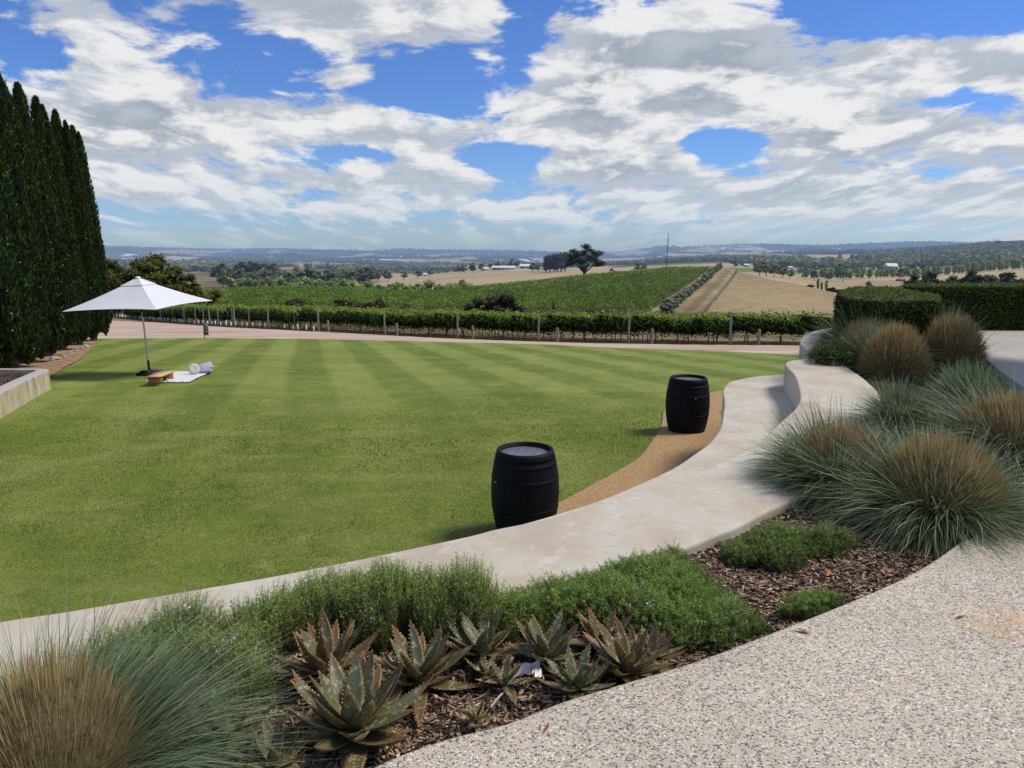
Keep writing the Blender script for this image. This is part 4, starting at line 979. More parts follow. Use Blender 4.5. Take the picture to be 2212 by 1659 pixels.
def aloe_leaf(L, wd, el0, curl, seed, tone, parent, az, twist=0.0, base=.02):
    g = np.random.default_rng(seed); k, a = 11, 7
    t = np.linspace(0, 1, k); ang = el0 + curl * t ** 1.3
    dl = L / (k - 1); x = base + np.concatenate([[0], np.cumsum(np.cos(ang[:-1]) * dl)]); z = np.concatenate([[0], np.cumsum(np.sin(ang[:-1]) * dl)])
    hw = wd * np.clip(.80 + .55 * t - 1.35 * t ** 2.2, .0, 2) * .5 + .0006; hw[-1] = .0008
    th = np.clip(.22 * wd * (1 - t) ** .6, .0012, 1)
    side = np.zeros(k) + twist * t ** 2 * L
    V = []; T = []
    for i in range(k):
        nx, nz = -math.sin(ang[i]), math.cos(ang[i])
        ring = []
        for j in range(a):          # upper, channelled
            s_ = 2 * j / (a - 1) - 1; ch = -.32 * hw[i] * (1 - s_ * s_) * (1 - .5 * t[i])
            ring.append((x[i] + nx * (ch + .35 * hw[i] * 0), side[i] + s_ * hw[i], z[i] + nz * ch)); T.append((t[i], tone, abs(s_)))
        for j in range(a - 2, 0, -1):   # underside
            s_ = 2 * j / (a - 1) - 1; ch = (-.32 * hw[i] * (1 - s_ * s_) * (1 - .5 * t[i])) - th[i] * (1 - s_ * s_)
            ring.append((x[i] + nx * ch, side[i] + s_ * hw[i], z[i] + nz * ch)); T.append((t[i], min(1, tone + .25), abs(s_)))
        V += ring
    n = a + a - 2
    b = MB(); Fc = [[i * n + j, i * n + (j + 1) % n, (i + 1) * n + (j + 1) % n, (i + 1) * n + j] for i in range(k - 1) for j in range(n)]
    b.add(V, np.array(Fc)[:, ::-1], T)
    V = np.array(V).reshape(k, n, 3); nT = max(5, int(L / .016)); tv = []; tf = []
    for sgn, col in ((-1, 0), (1, a - 1)):
        for m_ in range(nT):
            u = .08 + .86 * (m_ + g.uniform(-.2, .2)) / nT; f = u * (k - 1); i = min(int(f), k - 2); fr = f - i
            p = V[i, col] * (1 - fr) + V[i + 1, col] * fr; fw = V[i + 1, col] - V[i, col]; fw = fw / (np.linalg.norm(fw) + 1e-9)
            h_ = .0085 * (1 - .5 * u); q0 = len(tv)
            tv += [p - fw * .0035, p + fw * .0035, p + np.array([0, sgn * h_, .001]) + fw * .002]; tf.append([q0, q0 + 1, q0 + 2])
    b.add(tv, tf, None, 1)
    o = b.build('leaf', [M['aloe'], M['tooth']], parent, True); o.rotation_euler = (0, 0, az); o.location = (0, 0, .0)
    return o
def aloe(px, py, L, n, seed, label, tone=.35, dry=0.0, open_=0.0, rz=0.0):
    p = onplane(px, py, ZBED + .02); r = empty('aloe_plant', p); g = np.random.default_rng(seed)
    for i in range(n):
        f = i / max(n - 1, 1)                    # 0 outer, 1 inner
        el0 = math.radians(-3 + 60 * f ** 1.05 - open_ * 8 + g.uniform(-7, 7)); curl = math.radians(g.uniform(12, 48) * (1 - .55 * f)) * (-1 if (f < .22 and g.uniform() < .55) else 1)
        o = aloe_leaf(L * (1 - .30 * f) * g.uniform(.82, 1.08), L * .305 * (1 - .22 * f) * g.uniform(.85, 1.12), el0, curl, seed * 100 + i, float(np.clip(tone + .08 + .65 * (1 - f) * g.uniform(.1, 1.3) + g.uniform(-.2, .2), 0, 1)), r, rz + i * 2.39996 + g.uniform(-.22, .22), g.uniform(-.15, .15), .012)
        o.location = (0, 0, .02 + .05 * f * L / .3)
    return tag(r, label, 'aloe', 'spotted aloes along the terrace edge')
aloe(765, 1592, 0.320, 28, 1, 'largest spotted aloe rosette, with rusty toothed leaves, nearest the terrace edge', .40)
aloe(705, 1468, 0.270, 24, 2, 'reddish aloe rosette tight against the flowering rosemary, behind the largest one', .75)
aloe(905, 1480, 0.248, 22, 3, 'green and brown aloe in the middle, beside the largest rosette', .55)
aloe(1040, 1420, 0.211, 19, 4, 'clean grey green aloe standing in front of the upright rosemary', .18)
aloe(1182, 1432, 0.211, 18, 5, 'grey green aloe behind the crumpled white paper', .30)
aloe(1352, 1458, 0.225, 22, 6, 'tall crowded aloe with red dried tips beside the creeping rosemary', .65)
aloe(1300, 1405, 0.198, 16, 7, 'rusty aloe half hidden behind the crowded one', .85)
aloe(1408, 1428, 0.153, 13, 13, 'slim aloe at the very edge of the creeping rosemary', .4)
aloe(1245, 1496, 0.180, 16, 8, 'dark speckled aloe overhanging the terrace kerb, in front of the crowded one', .15)
aloe(1092, 1486, 0.117, 12, 9, 'small dark aloe in front of the white paper', .25)
aloe(1050, 1466, 0.108, 9, 14, 'small twin aloe just left of the white paper', .2)
aloe(1023, 1566, 0.090, 9, 10, 'tiny reddish aloe seedling alone on the bark mulch', .6)
aloe(492, 1626, 0.225, 16, 11, 'pale spotted aloe poking through the grass blades in the near left', .2)
aloe(592, 1668, 0.180, 13, 12, 'dark aloe cut off at the bottom edge', .3)
rng = np.random.default_rng(501)

# ------------------------------------------------------------------ rosemary
M['rose'] = foliage_mat('rosemary_needles', (.030, .055, .012), (.38, .53, .12), .28, False, .5, .25, accent=(.34, .34, .12), var=.05)
M['rosetip'] = foliage_mat('rosemary_tips', (.02, .04, .01), (.17, .24, .08), .2, False, .5, .3, var=.05)
M['flower'] = flat_mat('pale_blue_flower', (.52, .60, .80), .7, .1, 60, .15)
M['stemw'] = flat_mat('rosemary_stem', (.20, .15, .10), .9, .05, 40, .3)
def needles_along(P, D, L, nper, g, ln, wd, spread, tone):
    """P start points, D directions, L lengths -> needle quads set around each stem"""
    n = len(P); t = np.tile(np.linspace(.12, 1.0, nper)[None], (n, 1)) + g.uniform(-.03, .03, (n, nper))
    bend = unit(D + g.normal(size=D.shape) * .05)
    C = P[:, None] + D[:, None] * (L[:, None] * t)[..., None] + (np.array([0, 0, 1.0])[None, None] * (L[:, None] * t ** 2 * .18)[..., None])
    C = C.reshape(-1, 3); Dn = np.repeat(D, nper, 0); tt = t.reshape(-1)
    R_ = unit(np.cross(Dn, g.normal(size=Dn.shape))); A = unit(Dn * .75 + R_ * spread)
    B_ = unit(np.cross(A, g.normal(size=A.shape))); l = ln * g.uniform(.7, 1.2, len(C)) * (1.1 - .45 * tt)
    V, Fc = leaf_quads(C + A * l[:, None], A * l[:, None], B_ * wd)
    tv = np.clip(tone[np.repeat(np.arange(n), nper)] * (.25 + .75 * tt) + g.normal(0, .10, len(C)), 0, 1)
    ac = (g.uniform(0, 1, len(C)) < .06) * .8
    return V, Fc, np.repeat(np.stack([tv, ac, tv], 1), 4, 0)
def rosemary(poly_px, zoff, n, hgt, upright, seed, label, flowers=0, ln=.011, wd=.0016, nper=26, name='rosemary_bush', tone0=.6, zb=ZBED, edge=.10):
    g = np.random.default_rng(seed); poly = np.array([onplane(x, y, zb + zoff)[:2] for x, y in poly_px]); mn, mx = poly.min(0), poly.max(0)
    Q = g.uniform(mn, mx, (n * 6, 2)); Q = Q[inpoly(Q[:, 0], Q[:, 1], poly)][:n]; n = len(Q); c = poly.mean(0); r = empty(name, (c[0], c[1], zb))
    # distance to the outline: the bush is a mound that thins out at its edge
    P2 = np.roll(poly, -1, 0); dmin = np.full(n, 9.0)
    for a, b_ in zip(poly, P2):
        ab = b_ - a; t = np.clip(((Q - a) @ ab) / (ab @ ab + 1e-12), 0, 1); dmin = np.minimum(dmin, np.linalg.norm(Q - a - t[:, None] * ab, axis=1))
    kq = dmin > .16 * np.clip(fbm(Q[:, 0] * 7, Q[:, 1] * 7, seed + 40, 2) - .45, 0, 1) * 1.6 * edge / .1; Q, dmin = Q[kq], dmin[kq]; n = len(Q)
    m_ = np.clip(dmin / edge, 0, 1) ** .6 * (.40 + 1.2 * fbm(Q[:, 0] * 5.5, Q[:, 1] * 5.5, seed, 3))
    hz = hgt * m_ * g.uniform(.55, 1.05, n)
    D = g.normal(size=(n, 3)) * (1 - upright); D[:, 2] = np.abs(D[:, 2]) * .5 + upright + .12; D = unit(D)
    L = hgt * (.45 + .25 * upright) * g.uniform(.6, 1.25, n) * (.5 + .6 * m_)
    P = np.concatenate([Q - c, np.maximum(hz - L * D[:, 2] * .8, .0)[:, None]], 1)
    tone = np.clip(tone0 * (.25 + .95 * hz / (hgt * .95)) + g.normal(0, .12, n) + .35 * (fbm(Q[:, 0] * 7, Q[:, 1] * 7, seed + 3, 2) - .5), .03, 1)
    V, Fc, T = needles_along(P, D, L, nper, g, ln, wd, 1.0, tone)
    nb_ = MB().add(V, Fc, T)
    Pm = np.stack([P, P + D * L[:, None] * .55, P + D * L[:, None] + np.array([0, 0, .18]) * L[:, None]], 1)
    V, Fc = strips(Pm, unit(np.cross(D, g.normal(size=D.shape))), np.tile(np.array([.0016, .0013, .0006]), (n, 1)))
    MB().add(V, Fc).build('stems', M['stemw'], r)
    # dark heart of the bush so that soil does not show through
    xs = np.linspace(mn[0], mx[0], 40); ys = np.linspace(mn[1], mx[1], 40); X, Y = np.meshgrid(xs, ys, indexing='ij'); dm = np.full(X.shape, 9.0); ins = inpoly(X, Y, poly)
    G_ = np.stack([X, Y], -1)
    for a, b_ in zip(poly, P2):
        ab = b_ - a; t = np.clip(((G_ - a) @ ab) / (ab @ ab + 1e-12), 0, 1); dm = np.minimum(dm, np.linalg.norm(G_ - a - t[..., None] * ab, axis=-1))
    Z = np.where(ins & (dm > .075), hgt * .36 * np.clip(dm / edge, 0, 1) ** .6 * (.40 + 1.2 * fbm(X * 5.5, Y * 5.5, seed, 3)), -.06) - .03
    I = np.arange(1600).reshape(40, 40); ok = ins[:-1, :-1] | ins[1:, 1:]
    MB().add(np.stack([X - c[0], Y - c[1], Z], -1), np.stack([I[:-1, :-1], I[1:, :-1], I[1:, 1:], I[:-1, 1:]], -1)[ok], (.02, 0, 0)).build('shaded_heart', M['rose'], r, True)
    if flowers:
        ii = g.permutation(n)[:flowers * 3]; w_ = fbm(Q[ii, 0] * 3.1, Q[ii, 1] * 3.1, seed + 9, 2); ii = ii[np.argsort(-w_)][:flowers]
        for i in ii:
            cc = P[i] + D[i] * L[i] * g.uniform(.55, .95) + np.array([0, 0, .012])
            for k in range(4):
                A = unit(g.normal(size=(1, 3)) + np.array([[0, 0, .6]]))[0]; B_ = unit(np.cross(A, g.normal(size=(1, 3))))[0]
                c_k = cc + g.normal(0, .004, 3)
                nb_.add([c_k - B_ * .0022, c_k + A * .009 - B_ * .0045, c_k + A * .013, c_k + A * .009 + B_ * .0045], [[0, 1, 2, 3]], None, 1)
    nb_.build('foliage', [M['rose'], M['flower']], r)
    return tag(r, label, 'rosemary', 'rosemary bushes in the planting bed')
rosemary([(620, 1315), (760, 1292), (880, 1288), (1000, 1305), (1100, 1318), (1095, 1375), (960, 1392), (900, 1390), (800, 1385), (700, 1388), (620, 1385)], .06, 4600, .21, .82, 21, 'upright green rosemary with spiky shoots against the pale seat wall', 30, nper=30, tone0=.78)
rosemary([(385, 1425), (470, 1378), (560, 1338), (655, 1312), (680, 1350), (630, 1390), (600, 1440), (575, 1510), (520, 1550), (440, 1530), (395, 1470)], .10, 4200, .22, .70, 22, 'rosemary bush dotted with pale blue flowers beside the reddish aloe', 170, nper=28, tone0=.8)
rosemary([(150, 1448), (280, 1405), (400, 1372), (520, 1352), (480, 1410), (420, 1480), (380, 1540), (250, 1520), (160, 1480)], .08, 3400, .20, .66, 23, 'rosemary bush behind the big near tussock, with a few blue flowers', 90, nper=26, tone0=.78)
rosemary([(1040, 1350), (1060, 1310), (1130, 1288), (1230, 1270), (1330, 1240), (1420, 1210), (1478, 1205), (1500, 1240), (1560, 1275), (1600, 1310), (1640, 1335), (1668, 1362), (1600, 1385), (1540, 1410), (1480, 1438), (1450, 1432), (1425, 1390), (1320, 1368), (1200, 1365), (1120, 1375), (1050, 1385)], .03, 7600, .13, .30, 24, 'creeping rosemary mat sprawling between the aloes and the seat wall', 40, .010, .0016, 24, tone0=.72)
rosemary([(1548, 1185), (1600, 1165), (1680, 1158), (1760, 1160), (1830, 1160), (1850, 1175), (1800, 1195), (1745, 1200), (1720, 1225), (1660, 1232), (1590, 1222)], .03, 3000, .115, .30, 25, 'low rosemary patch alone on the bark mulch near the large tussock', 6, .010, .0017, 22, tone0=.62)
rosemary([(1660, 1330), (1700, 1312), (1760, 1300), (1822, 1290), (1812, 1310), (1760, 1335), (1690, 1362)], .02, 1300, .10, .30, 26, 'small rosemary sprig patch on the terrace edge', 3, .010, .0016, 22, tone0=.64, edge=.07)
rosemary([(1748, 765), (1762, 745), (1800, 742), (1830, 750), (1840, 770), (1800, 772), (1770, 768)], .1, 1300, .17, .2, 27, 'dark low rosemary bush draped over the narrow garden wall', 0, .02, .004, 16, tone0=.13, zb=.0, edge=.15)
rosemary([(1766, 735), (1775, 720), (1815, 713), (1850, 722), (1860, 745), (1800, 745)], .1, 1100, .15, .2, 28, 'dark bush filling the curve of the narrow garden wall', 0, .02, .004, 16, tone0=.13, zb=.0, edge=.15)

# ------------------------------------------------------------------ bark mulch, twig, paper, dry leaf
M['chip'] = attr_mat('bark_chips', .9, .1, False, 60, .25)
def chips(n):
    g = rng; x = g.uniform(-2.6, 4.6, n * 5); y = g.uniform(1.3, 8.5, n * 5) ; k = inpoly(x, y, BED); x, y = x[k], y[k]
    w = g.uniform(0, 1, len(x)) < np.clip(3.2 / y, .1, 1) ** 1.2; x, y = x[w][:n], y[w][:n]; m_ = len(x)
    z = ZBED + .035 * (fbm(x * 2.1, y * 2.1, 2) - .5) + .02 * (fbm(x * 9, y * 9, 4) - .5) + g.uniform(.002, .014, m_)
    a = g.uniform(0, 2 * PI, m_); A = np.stack([np.cos(a), np.sin(a), g.normal(0, .22, m_)], 1); B_ = unit(np.cross(A, np.stack([g.normal(0, .3, m_), g.normal(0, .3, m_), np.ones(m_)], 1)))
    L = g.uniform(.006, .024, m_)[:, None]; wd = g.uniform(.0022, .006, m_)[:, None]; C = np.stack([x, y, z], 1)
    V = np.stack([C - A * L - B_ * wd, C - A * L * .9 + B_ * wd, C + A * L + B_ * wd * .8, C + A * L * .92 - B_ * wd], 1).reshape(-1, 3)
    t = g.uniform(0, 1, m_)[:, None]; c = np.where(t < .30, np.array([.05, .033, .024]), np.where(t < .68, np.array([.20, .125, .08]), np.where(t < .92, np.array([.38, .27, .18]), np.array([.44, .36, .27])))) * g.uniform(.7, 1.25, (m_, 1))
    o = MB().add(V, np.arange(m_ * 4).reshape(-1, 4), np.repeat(c, 4, 0)).build('bark_chips', M['chip'])
    return tag(o, kind='stuff', label='brown and tan bark chips covering the planting bed', cat='bark mulch')
chips(60000)
def planter_chips():
    g = rng; poly = innerp; n = 9000; mn, mx = poly.min(0), poly.max(0); Q_ = g.uniform(mn, mx, (n, 2)); Q_ = Q_[inpoly(Q_[:, 0], Q_[:, 1], poly)]; m_ = len(Q_)
    z = np.array([zplant(a, b_) for a, b_ in Q_]) - .075; C = np.concatenate([Q_, z[:, None]], 1); A = unit(g.normal(size=(m_, 3)) * (1, 1, .25)); B_ = unit(np.cross(A, (0, 0, 1)))
    V, Fc = leaf_quads(C, A * g.uniform(.02, .06, (m_, 1)), B_ * .012)
    c = np.array([.06, .045, .035]) * g.uniform(.4, 3.2, (m_, 1)) ** 1.2
    tag(MB().add(V, Fc, np.repeat(c, 4, 0)).build('bark_chips', M['chip']), kind='stuff', label='dark bark mulch inside the left planter', cat='bark mulch')
planter_chips()
M['twig'] = flat_mat('bleached_twig', (.42, .37, .32), .85, .1, 40, .3)
tw = [onplane(1060, 1528, ZBED + .03), onplane(1078, 1505, ZBED + .035), onplane(1094, 1490, ZBED + .03), onplane(1102, 1470, ZBED + .05), onplane(1128, 1450, ZBED + .06)]
tg = MB().tube(smoothline(tw, 4) - tw[2], .0045, 7).tube([tw[2] - tw[2], onplane(1108, 1484, ZBED + .035) - tw[2]], [.004, .002], 6).build('twig', M['twig'], None, True); tg.location = tw[2]
tag(tg, 'bleached bent twig lying on the bark mulch', 'twig')
M['paper'] = flat_mat('crumpled_paper', (.85, .81, .74), .8, .15, 20, .12)
def paper(px, py, w, seed, label):
    g = np.random.default_rng(seed); b = MB(); n = 7; V = []
    for i in range(n):
        for j in range(n):
            V.append(((i / (n - 1) - .5) * w, (j / (n - 1) - .5) * w * .6, abs(g.normal(0, .012)) + .01))
    Q_ = np.arange(n * n).reshape(n, n); b.add(V, np.stack([Q_[:-1, :-1], Q_[1:, :-1], Q_[1:, 1:], Q_[:-1, 1:]], -1).reshape(-1, 4))
    o = b.build('paper_scrap', M['paper']); o.location = onplane(px, py, ZBED + .02); o.rotation_euler = (.3, 0, g.uniform(0, 3)); return tag(o, label, 'paper scrap', 'paper scraps among the aloes')
paper(1140, 1452, .10, 4, 'crumpled white paper lying between the aloes on the left'); paper(1158, 1462, .075, 9, 'smaller torn white paper beside the crumpled sheet')
M['dryleaf'] = flat_mat('dry_orange_leaf', (.42, .15, .05), .7, .2, 20, .25)
for i, (px, py) in enumerate([(1918, 1232), (1790, 1238), (1905, 1236), (1735, 1362), (2075, 1330), (1180, 1572)]):
    p = onplane(px, py, ZBED + .02 if i < 3 else .008); o = MB().add(*leaf_quads(np.zeros((1, 3)), np.array([[.035, 0, .008]]), np.array([[0, .012, .006]]))).build('dry_leaf', M['dryleaf']); o.location = p; o.rotation_euler = (.2, .1, i * .9)
    tag(o, ['orange dry leaf on the mulch touching the terrace edge', 'lone orange dry leaf in the open mulch', 'orange dry leaf beside the one at the terrace edge', 'small dry leaf on the speckled paving below the rosemary sprig patch', 'small dry leaf on the paving beside the rust stain', 'small dry leaf on the paving below the aloes'][i], 'leaf', 'dry leaves by the planting bed')
# ------------------------------------------------------------------ short grass of the lawn, standing blades near the viewer
M['turf'] = foliage_mat('turf_blades', (.105, .145, .020), (.45, .50, .115), .36, False, .6, .15, accent=(.62, .55, .27), var=.0)
def turf(n):
    g = rng; d = g.uniform(0, 1, n * 3); Y = 3.2 + 19.0 * d ** 1.5; s = s_of(g.uniform(-260, 1750, n * 3)); X = s * Y
    k = ~inpoly(X, Y, GRAVEL) & ~inpoly(X, Y, upper_plan) & ~inpoly(X, Y, lower_plan); X, Y = X[k][:n], Y[k][:n]; m_ = len(X)
    pat = fbm(X * 1.6, Y * .9, 4); pat2 = fbm(X * 6, Y * 5, 14, 3); keep = g.uniform(0, 1, m_) < np.clip(1 - sstep(7, 19, Y), 0, 1); X, Y, pat, pat2 = X[keep], Y[keep], pat[keep], pat2[keep]; m_ = len(X)
    h = g.uniform(.008, .021, m_) * (.75 + .5 * pat2) * np.clip(Y / 7, .9, 1.5); a = g.uniform(0, 2 * PI, m_); w = .0022 * np.clip(Y / 5, .8, 2.6)
    Bs = np.stack([X, Y, lawn_z(Y) + .02 * (fbm(X / 2.3, Y / 2.3, 3) - .5) - .002], 1); sd = np.stack([np.cos(a), np.sin(a), 0 * a], 1) * w[:, None]
    tip = Bs + np.stack([g.normal(0, .55, m_) * h, g.normal(0, .55, m_) * h, h], 1)
    V = np.stack([Bs - sd, Bs + sd, tip], 1).reshape(-1, 3)
    tn_ = np.clip(.54 + 1.5 * (pat - .5) + .9 * (pat2 - .5) + g.normal(0, .16, m_), 0, 1); ac = np.clip((fbm(X * .9, Y * 2.0, 31, 4) - .50) * 6, 0, 1) * g.uniform(0, 1, m_)
    T = np.stack([np.stack([tn_ * .6, ac, tn_], 1), np.stack([tn_ * .6, ac, tn_], 1), np.stack([tn_, ac, tn_], 1)], 1).reshape(-1, 3)
    o = MB().add(V, np.arange(m_ * 3).reshape(-1, 3), T).build('turf', M['turf']); tag(o, kind='stuff', label='short mown green grass blades of the lawn', cat='grass')
turf(620000)
# ------------------------------------------------------------------ grapevine rows beyond the road
rng = np.random.default_rng(900)
M['vine'] = foliage_mat('grapevine_leaves', (.018, .042, .009), (.36, .49, .075), .36, False, .6, .15, accent=(.45, .48, .10), var=.05)
M['vtrunk'] = flat_mat('grapevine_trunk', (.075, .052, .036), .95, .05, 20, .4)
M['postw'] = flat_mat('weathered_post', (.30, .265, .22), .9, .1, 12, .3)
M['guard'] = flat_mat('white_vine_guard', (.72, .74, .68), .7, .2, 8, .08)
M['wire'] = flat_mat('trellis_wire', (.10, .10, .10), .5, .4, 10, .2)
M['orange'] = flat_mat('orange_tag', (.80, .22, .06), .6, .2, 10, .1)
RD = unit(np.array([[-.6, .8]]))[0]; RN = np.array([RD[1], -RD[0]]); RANG = math.atan2(RD[1], RD[0])
def make_vine(seed, n=430):
    g = np.random.default_rng(seed); r = empty('grapevine')
    t = MB().tube([(0, 0, -.1), (.03, .02, .35), (-.02, 0, .72), (.0, 0, .92)], [.04, .032, .03, .025], 6)
    for s_ in (-1, 1): t.tube([(0, 0, .88), (s_ * .45, .03, .96), (s_ * 1.15, 0, .98)], [.022, .018, .010], 5)
    t.build('trunk', M['vtrunk'], r, True)
    x = g.uniform(-1.3, 1.3, n); a = g.uniform(0, 2 * PI, n); rr = g.uniform(.55, 1.0, n) ** .5
    wob = .7 + .6 * fbm(x * 1.6 + seed, a * .8, seed, 2)
    C = np.stack([x, np.cos(a) * rr * .36 * wob, 1.17 + np.sin(a) * rr * .62 * wob + .10 * (vnoise(x * 2.2 + seed, 0 * x) - .5)], 1)
    k = int(n * .08); C[:k, 2] += g.uniform(.1, .35, k); C[k:2 * k, 2] -= g.uniform(.1, .4, k)
    o_ = np.stack([0 * x, np.cos(a), np.sin(a)], 1); N = unit(o_ + rdir(n) * .8); A = unit(np.cross(N, rdir(n))); B_ = np.cross(N, A); sz = g.uniform(.055, .105, n)[:, None]
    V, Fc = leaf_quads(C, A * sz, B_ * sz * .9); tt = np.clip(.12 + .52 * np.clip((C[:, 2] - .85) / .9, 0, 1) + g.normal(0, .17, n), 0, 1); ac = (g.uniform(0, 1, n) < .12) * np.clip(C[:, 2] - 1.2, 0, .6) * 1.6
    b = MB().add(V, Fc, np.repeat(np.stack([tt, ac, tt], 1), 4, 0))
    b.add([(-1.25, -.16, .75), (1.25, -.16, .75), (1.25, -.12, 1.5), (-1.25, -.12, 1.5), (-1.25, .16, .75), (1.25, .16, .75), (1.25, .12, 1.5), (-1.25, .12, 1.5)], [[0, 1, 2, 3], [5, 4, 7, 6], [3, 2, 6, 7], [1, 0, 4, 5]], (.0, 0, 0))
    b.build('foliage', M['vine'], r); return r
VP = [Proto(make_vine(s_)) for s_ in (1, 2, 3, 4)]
def make_post(h, rad, tagc=False):
    r = empty('vineyard_post'); MB().tube([(0, 0, -.2), (0, 0, h * .5), (.01, 0, h)], [rad, rad * .97, rad * .93], 10).build('shaft', M['postw'], r, True)
    if tagc: MB().box((0, -rad - .004, h * .72), (.05, .01, .10)).build('marker', M['orange'], r)
    return r
TP = Proto(make_post(1.72, .068)); SP = Proto(make_post(.92, .085, True)); MP = Proto(make_post(1.6, .04))
gm = MB().lathe([(.052, 0), (.052, .46), (.046, .46), (.046, .1)], 10).build('vine_guard', M['guard'], None, True); GP_ = Proto(gm)
ENDS = {}
for k in range(-2, 6): ENDS[k] = np.array([12.55 - 5.42 * k, 44 + 2.72 * k])
for k, (px, Y) in {6: (574, 63), 7: (500, 67), 8: (446, 72), 9: (392, 78), 10: (340, 86), 11: (292, 96)}.items(): ENDS[k] = np.array([float(s_of(px)) * Y, Y])
ORD = ['first', 'second', 'third', 'fourth', 'fifth', 'sixth', 'seventh', 'eighth', 'ninth', 'tenth', 'eleventh', 'twelfth', 'thirteenth', 'fourteenth']
ORDROW = {k: (ORD[k] if k >= 0 else ('half hidden' if k == -1 else 'fully shaded')) for k in ENDS}
for k, E in ENDS.items():
    nm = ORDROW[k] + ' trellis row from the right'
    z = float(TZ(*E)); TP.place((E[0], E[1], z), k, 1.0, 'tall weathered end post of the ' + nm, 'post', 'vineyard end posts')
    if k < 6:
        a = E - RD * 1.7 + np.array([.1, -.3]); SP.place((a[0], a[1], float(TZ(*a))), .3, 1.0, 'short wooden anchor post before the ' + nm, 'post', 'vineyard anchor posts')
    young = 13.0 if k >= 6 else (6.0 if k == 5 else 0.0)
    ymax = 101.0; Lr = max((ymax - E[1]) / RD[1], young + 7)
    # wires
    w = empty('trellis_wires', (E[0], E[1], z)); o0 = np.array(w.location)
    for hz in (.42, .95, 1.45):
        pts = [(*(E + RD * t), float(TZ(*(E + RD * t))) + hz) for t in np.linspace(0, min(Lr, 26), 12)]
        MB().tube(np.array(pts) - o0, .006, 4).build('wire', M['wire'], w)
    if k < 6: MB().tube(np.array([(*(E), z + 1.5), (*(a), float(TZ(*a)) + .75)]) - o0, .007, 4).build('stay', M['wire'], w)
    tag(w, 'thin dark wires strung along the ' + nm, 'trellis wires', 'trellis wires of the vine rows')
    t = 1.5 if young == 0 else young; i = 0
    while t < Lr and (k > -2 or t < 40):
        p = E + RD * t; sc = rng.uniform(.92, 1.12)
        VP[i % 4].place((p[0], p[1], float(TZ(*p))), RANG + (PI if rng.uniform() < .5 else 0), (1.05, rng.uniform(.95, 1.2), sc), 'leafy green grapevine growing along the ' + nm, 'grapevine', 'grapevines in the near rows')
        if i % 3 == 2 and t < 30:
            p2 = E + RD * (t + 1.2); MP.place((p2[0], p2[1], float(TZ(*p2))), 0, 1.0, 'thin grey line post inside the ' + nm, 'post', 'vineyard line posts')
        t += 2.42; i += 1
    if young:
        t = .9
        while t < young + 1.5:
            p = E + RD * t + RN * rng.normal(0, .06); GP_.place((p[0], p[1], float(TZ(*p)) - .02), 0, (1.0, 1.0, rng.uniform(.9, 1.15)), 'white guard on a young vine, ' + nm, 'vine guard', 'white guards on young vines'); t += 1.5
        for t in (4.8, 9.6):
            p = E + RD * t; MP.place((p[0], p[1], float(TZ(*p))), 0, 1.08, 'thin grey line post inside the ' + nm, 'post', 'vineyard line posts')
# ------------------------------------------------------------------ dry grass at the foot of the rows
M['dry'] = foliage_mat('dry_grass', (.09, .075, .035), (.30, .235, .12), .2, True, .8, .1, accent=(.10, .13, .04), var=0)
def dry_tufts():
    g = rng; n = 26000; kk = g.choice(np.arange(-2, 12), n); E = np.array([ENDS[k] for k in kk]); t = g.uniform(-2.0, 14, n) ; P = E + RD * t[:, None] + RN * g.normal(0, .7, (n, 1))
    Y = P[:, 1]; s_ = P[:, 0] / Y; near = TZ(P[:, 0], P[:, 1]); h = g.uniform(.05, .22, n); w = g.uniform(.012, .03, n); ok = Y > lawn_edge(px_of(s_)) + 6
    P, near, h, w = P[ok], near[ok], h[ok], w[ok]; n = len(P); B0 = np.stack([P[:, 0], P[:, 1], near - .01], 1); tip = B0 + np.stack([g.normal(0, .08, n), g.normal(0, .05, n), h], 1)
    V = np.stack([B0 - np.array([1, 0, 0]) * w[:, None], B0 + np.array([1, 0, 0]) * w[:, None], tip], 1).reshape(-1, 3); tn = np.repeat(g.uniform(0, 1, n), 3); ac = np.repeat((g.uniform(0, 1, n) < .3) * 1.0, 3)
    tag(MB().add(V, np.arange(n * 3).reshape(-1, 3), np.stack([tn, ac, tn], 1)).build('dry_grass', M['dry']), kind='stuff', label='dry grass and weeds under the vine rows', cat='grass')
dry_tufts()

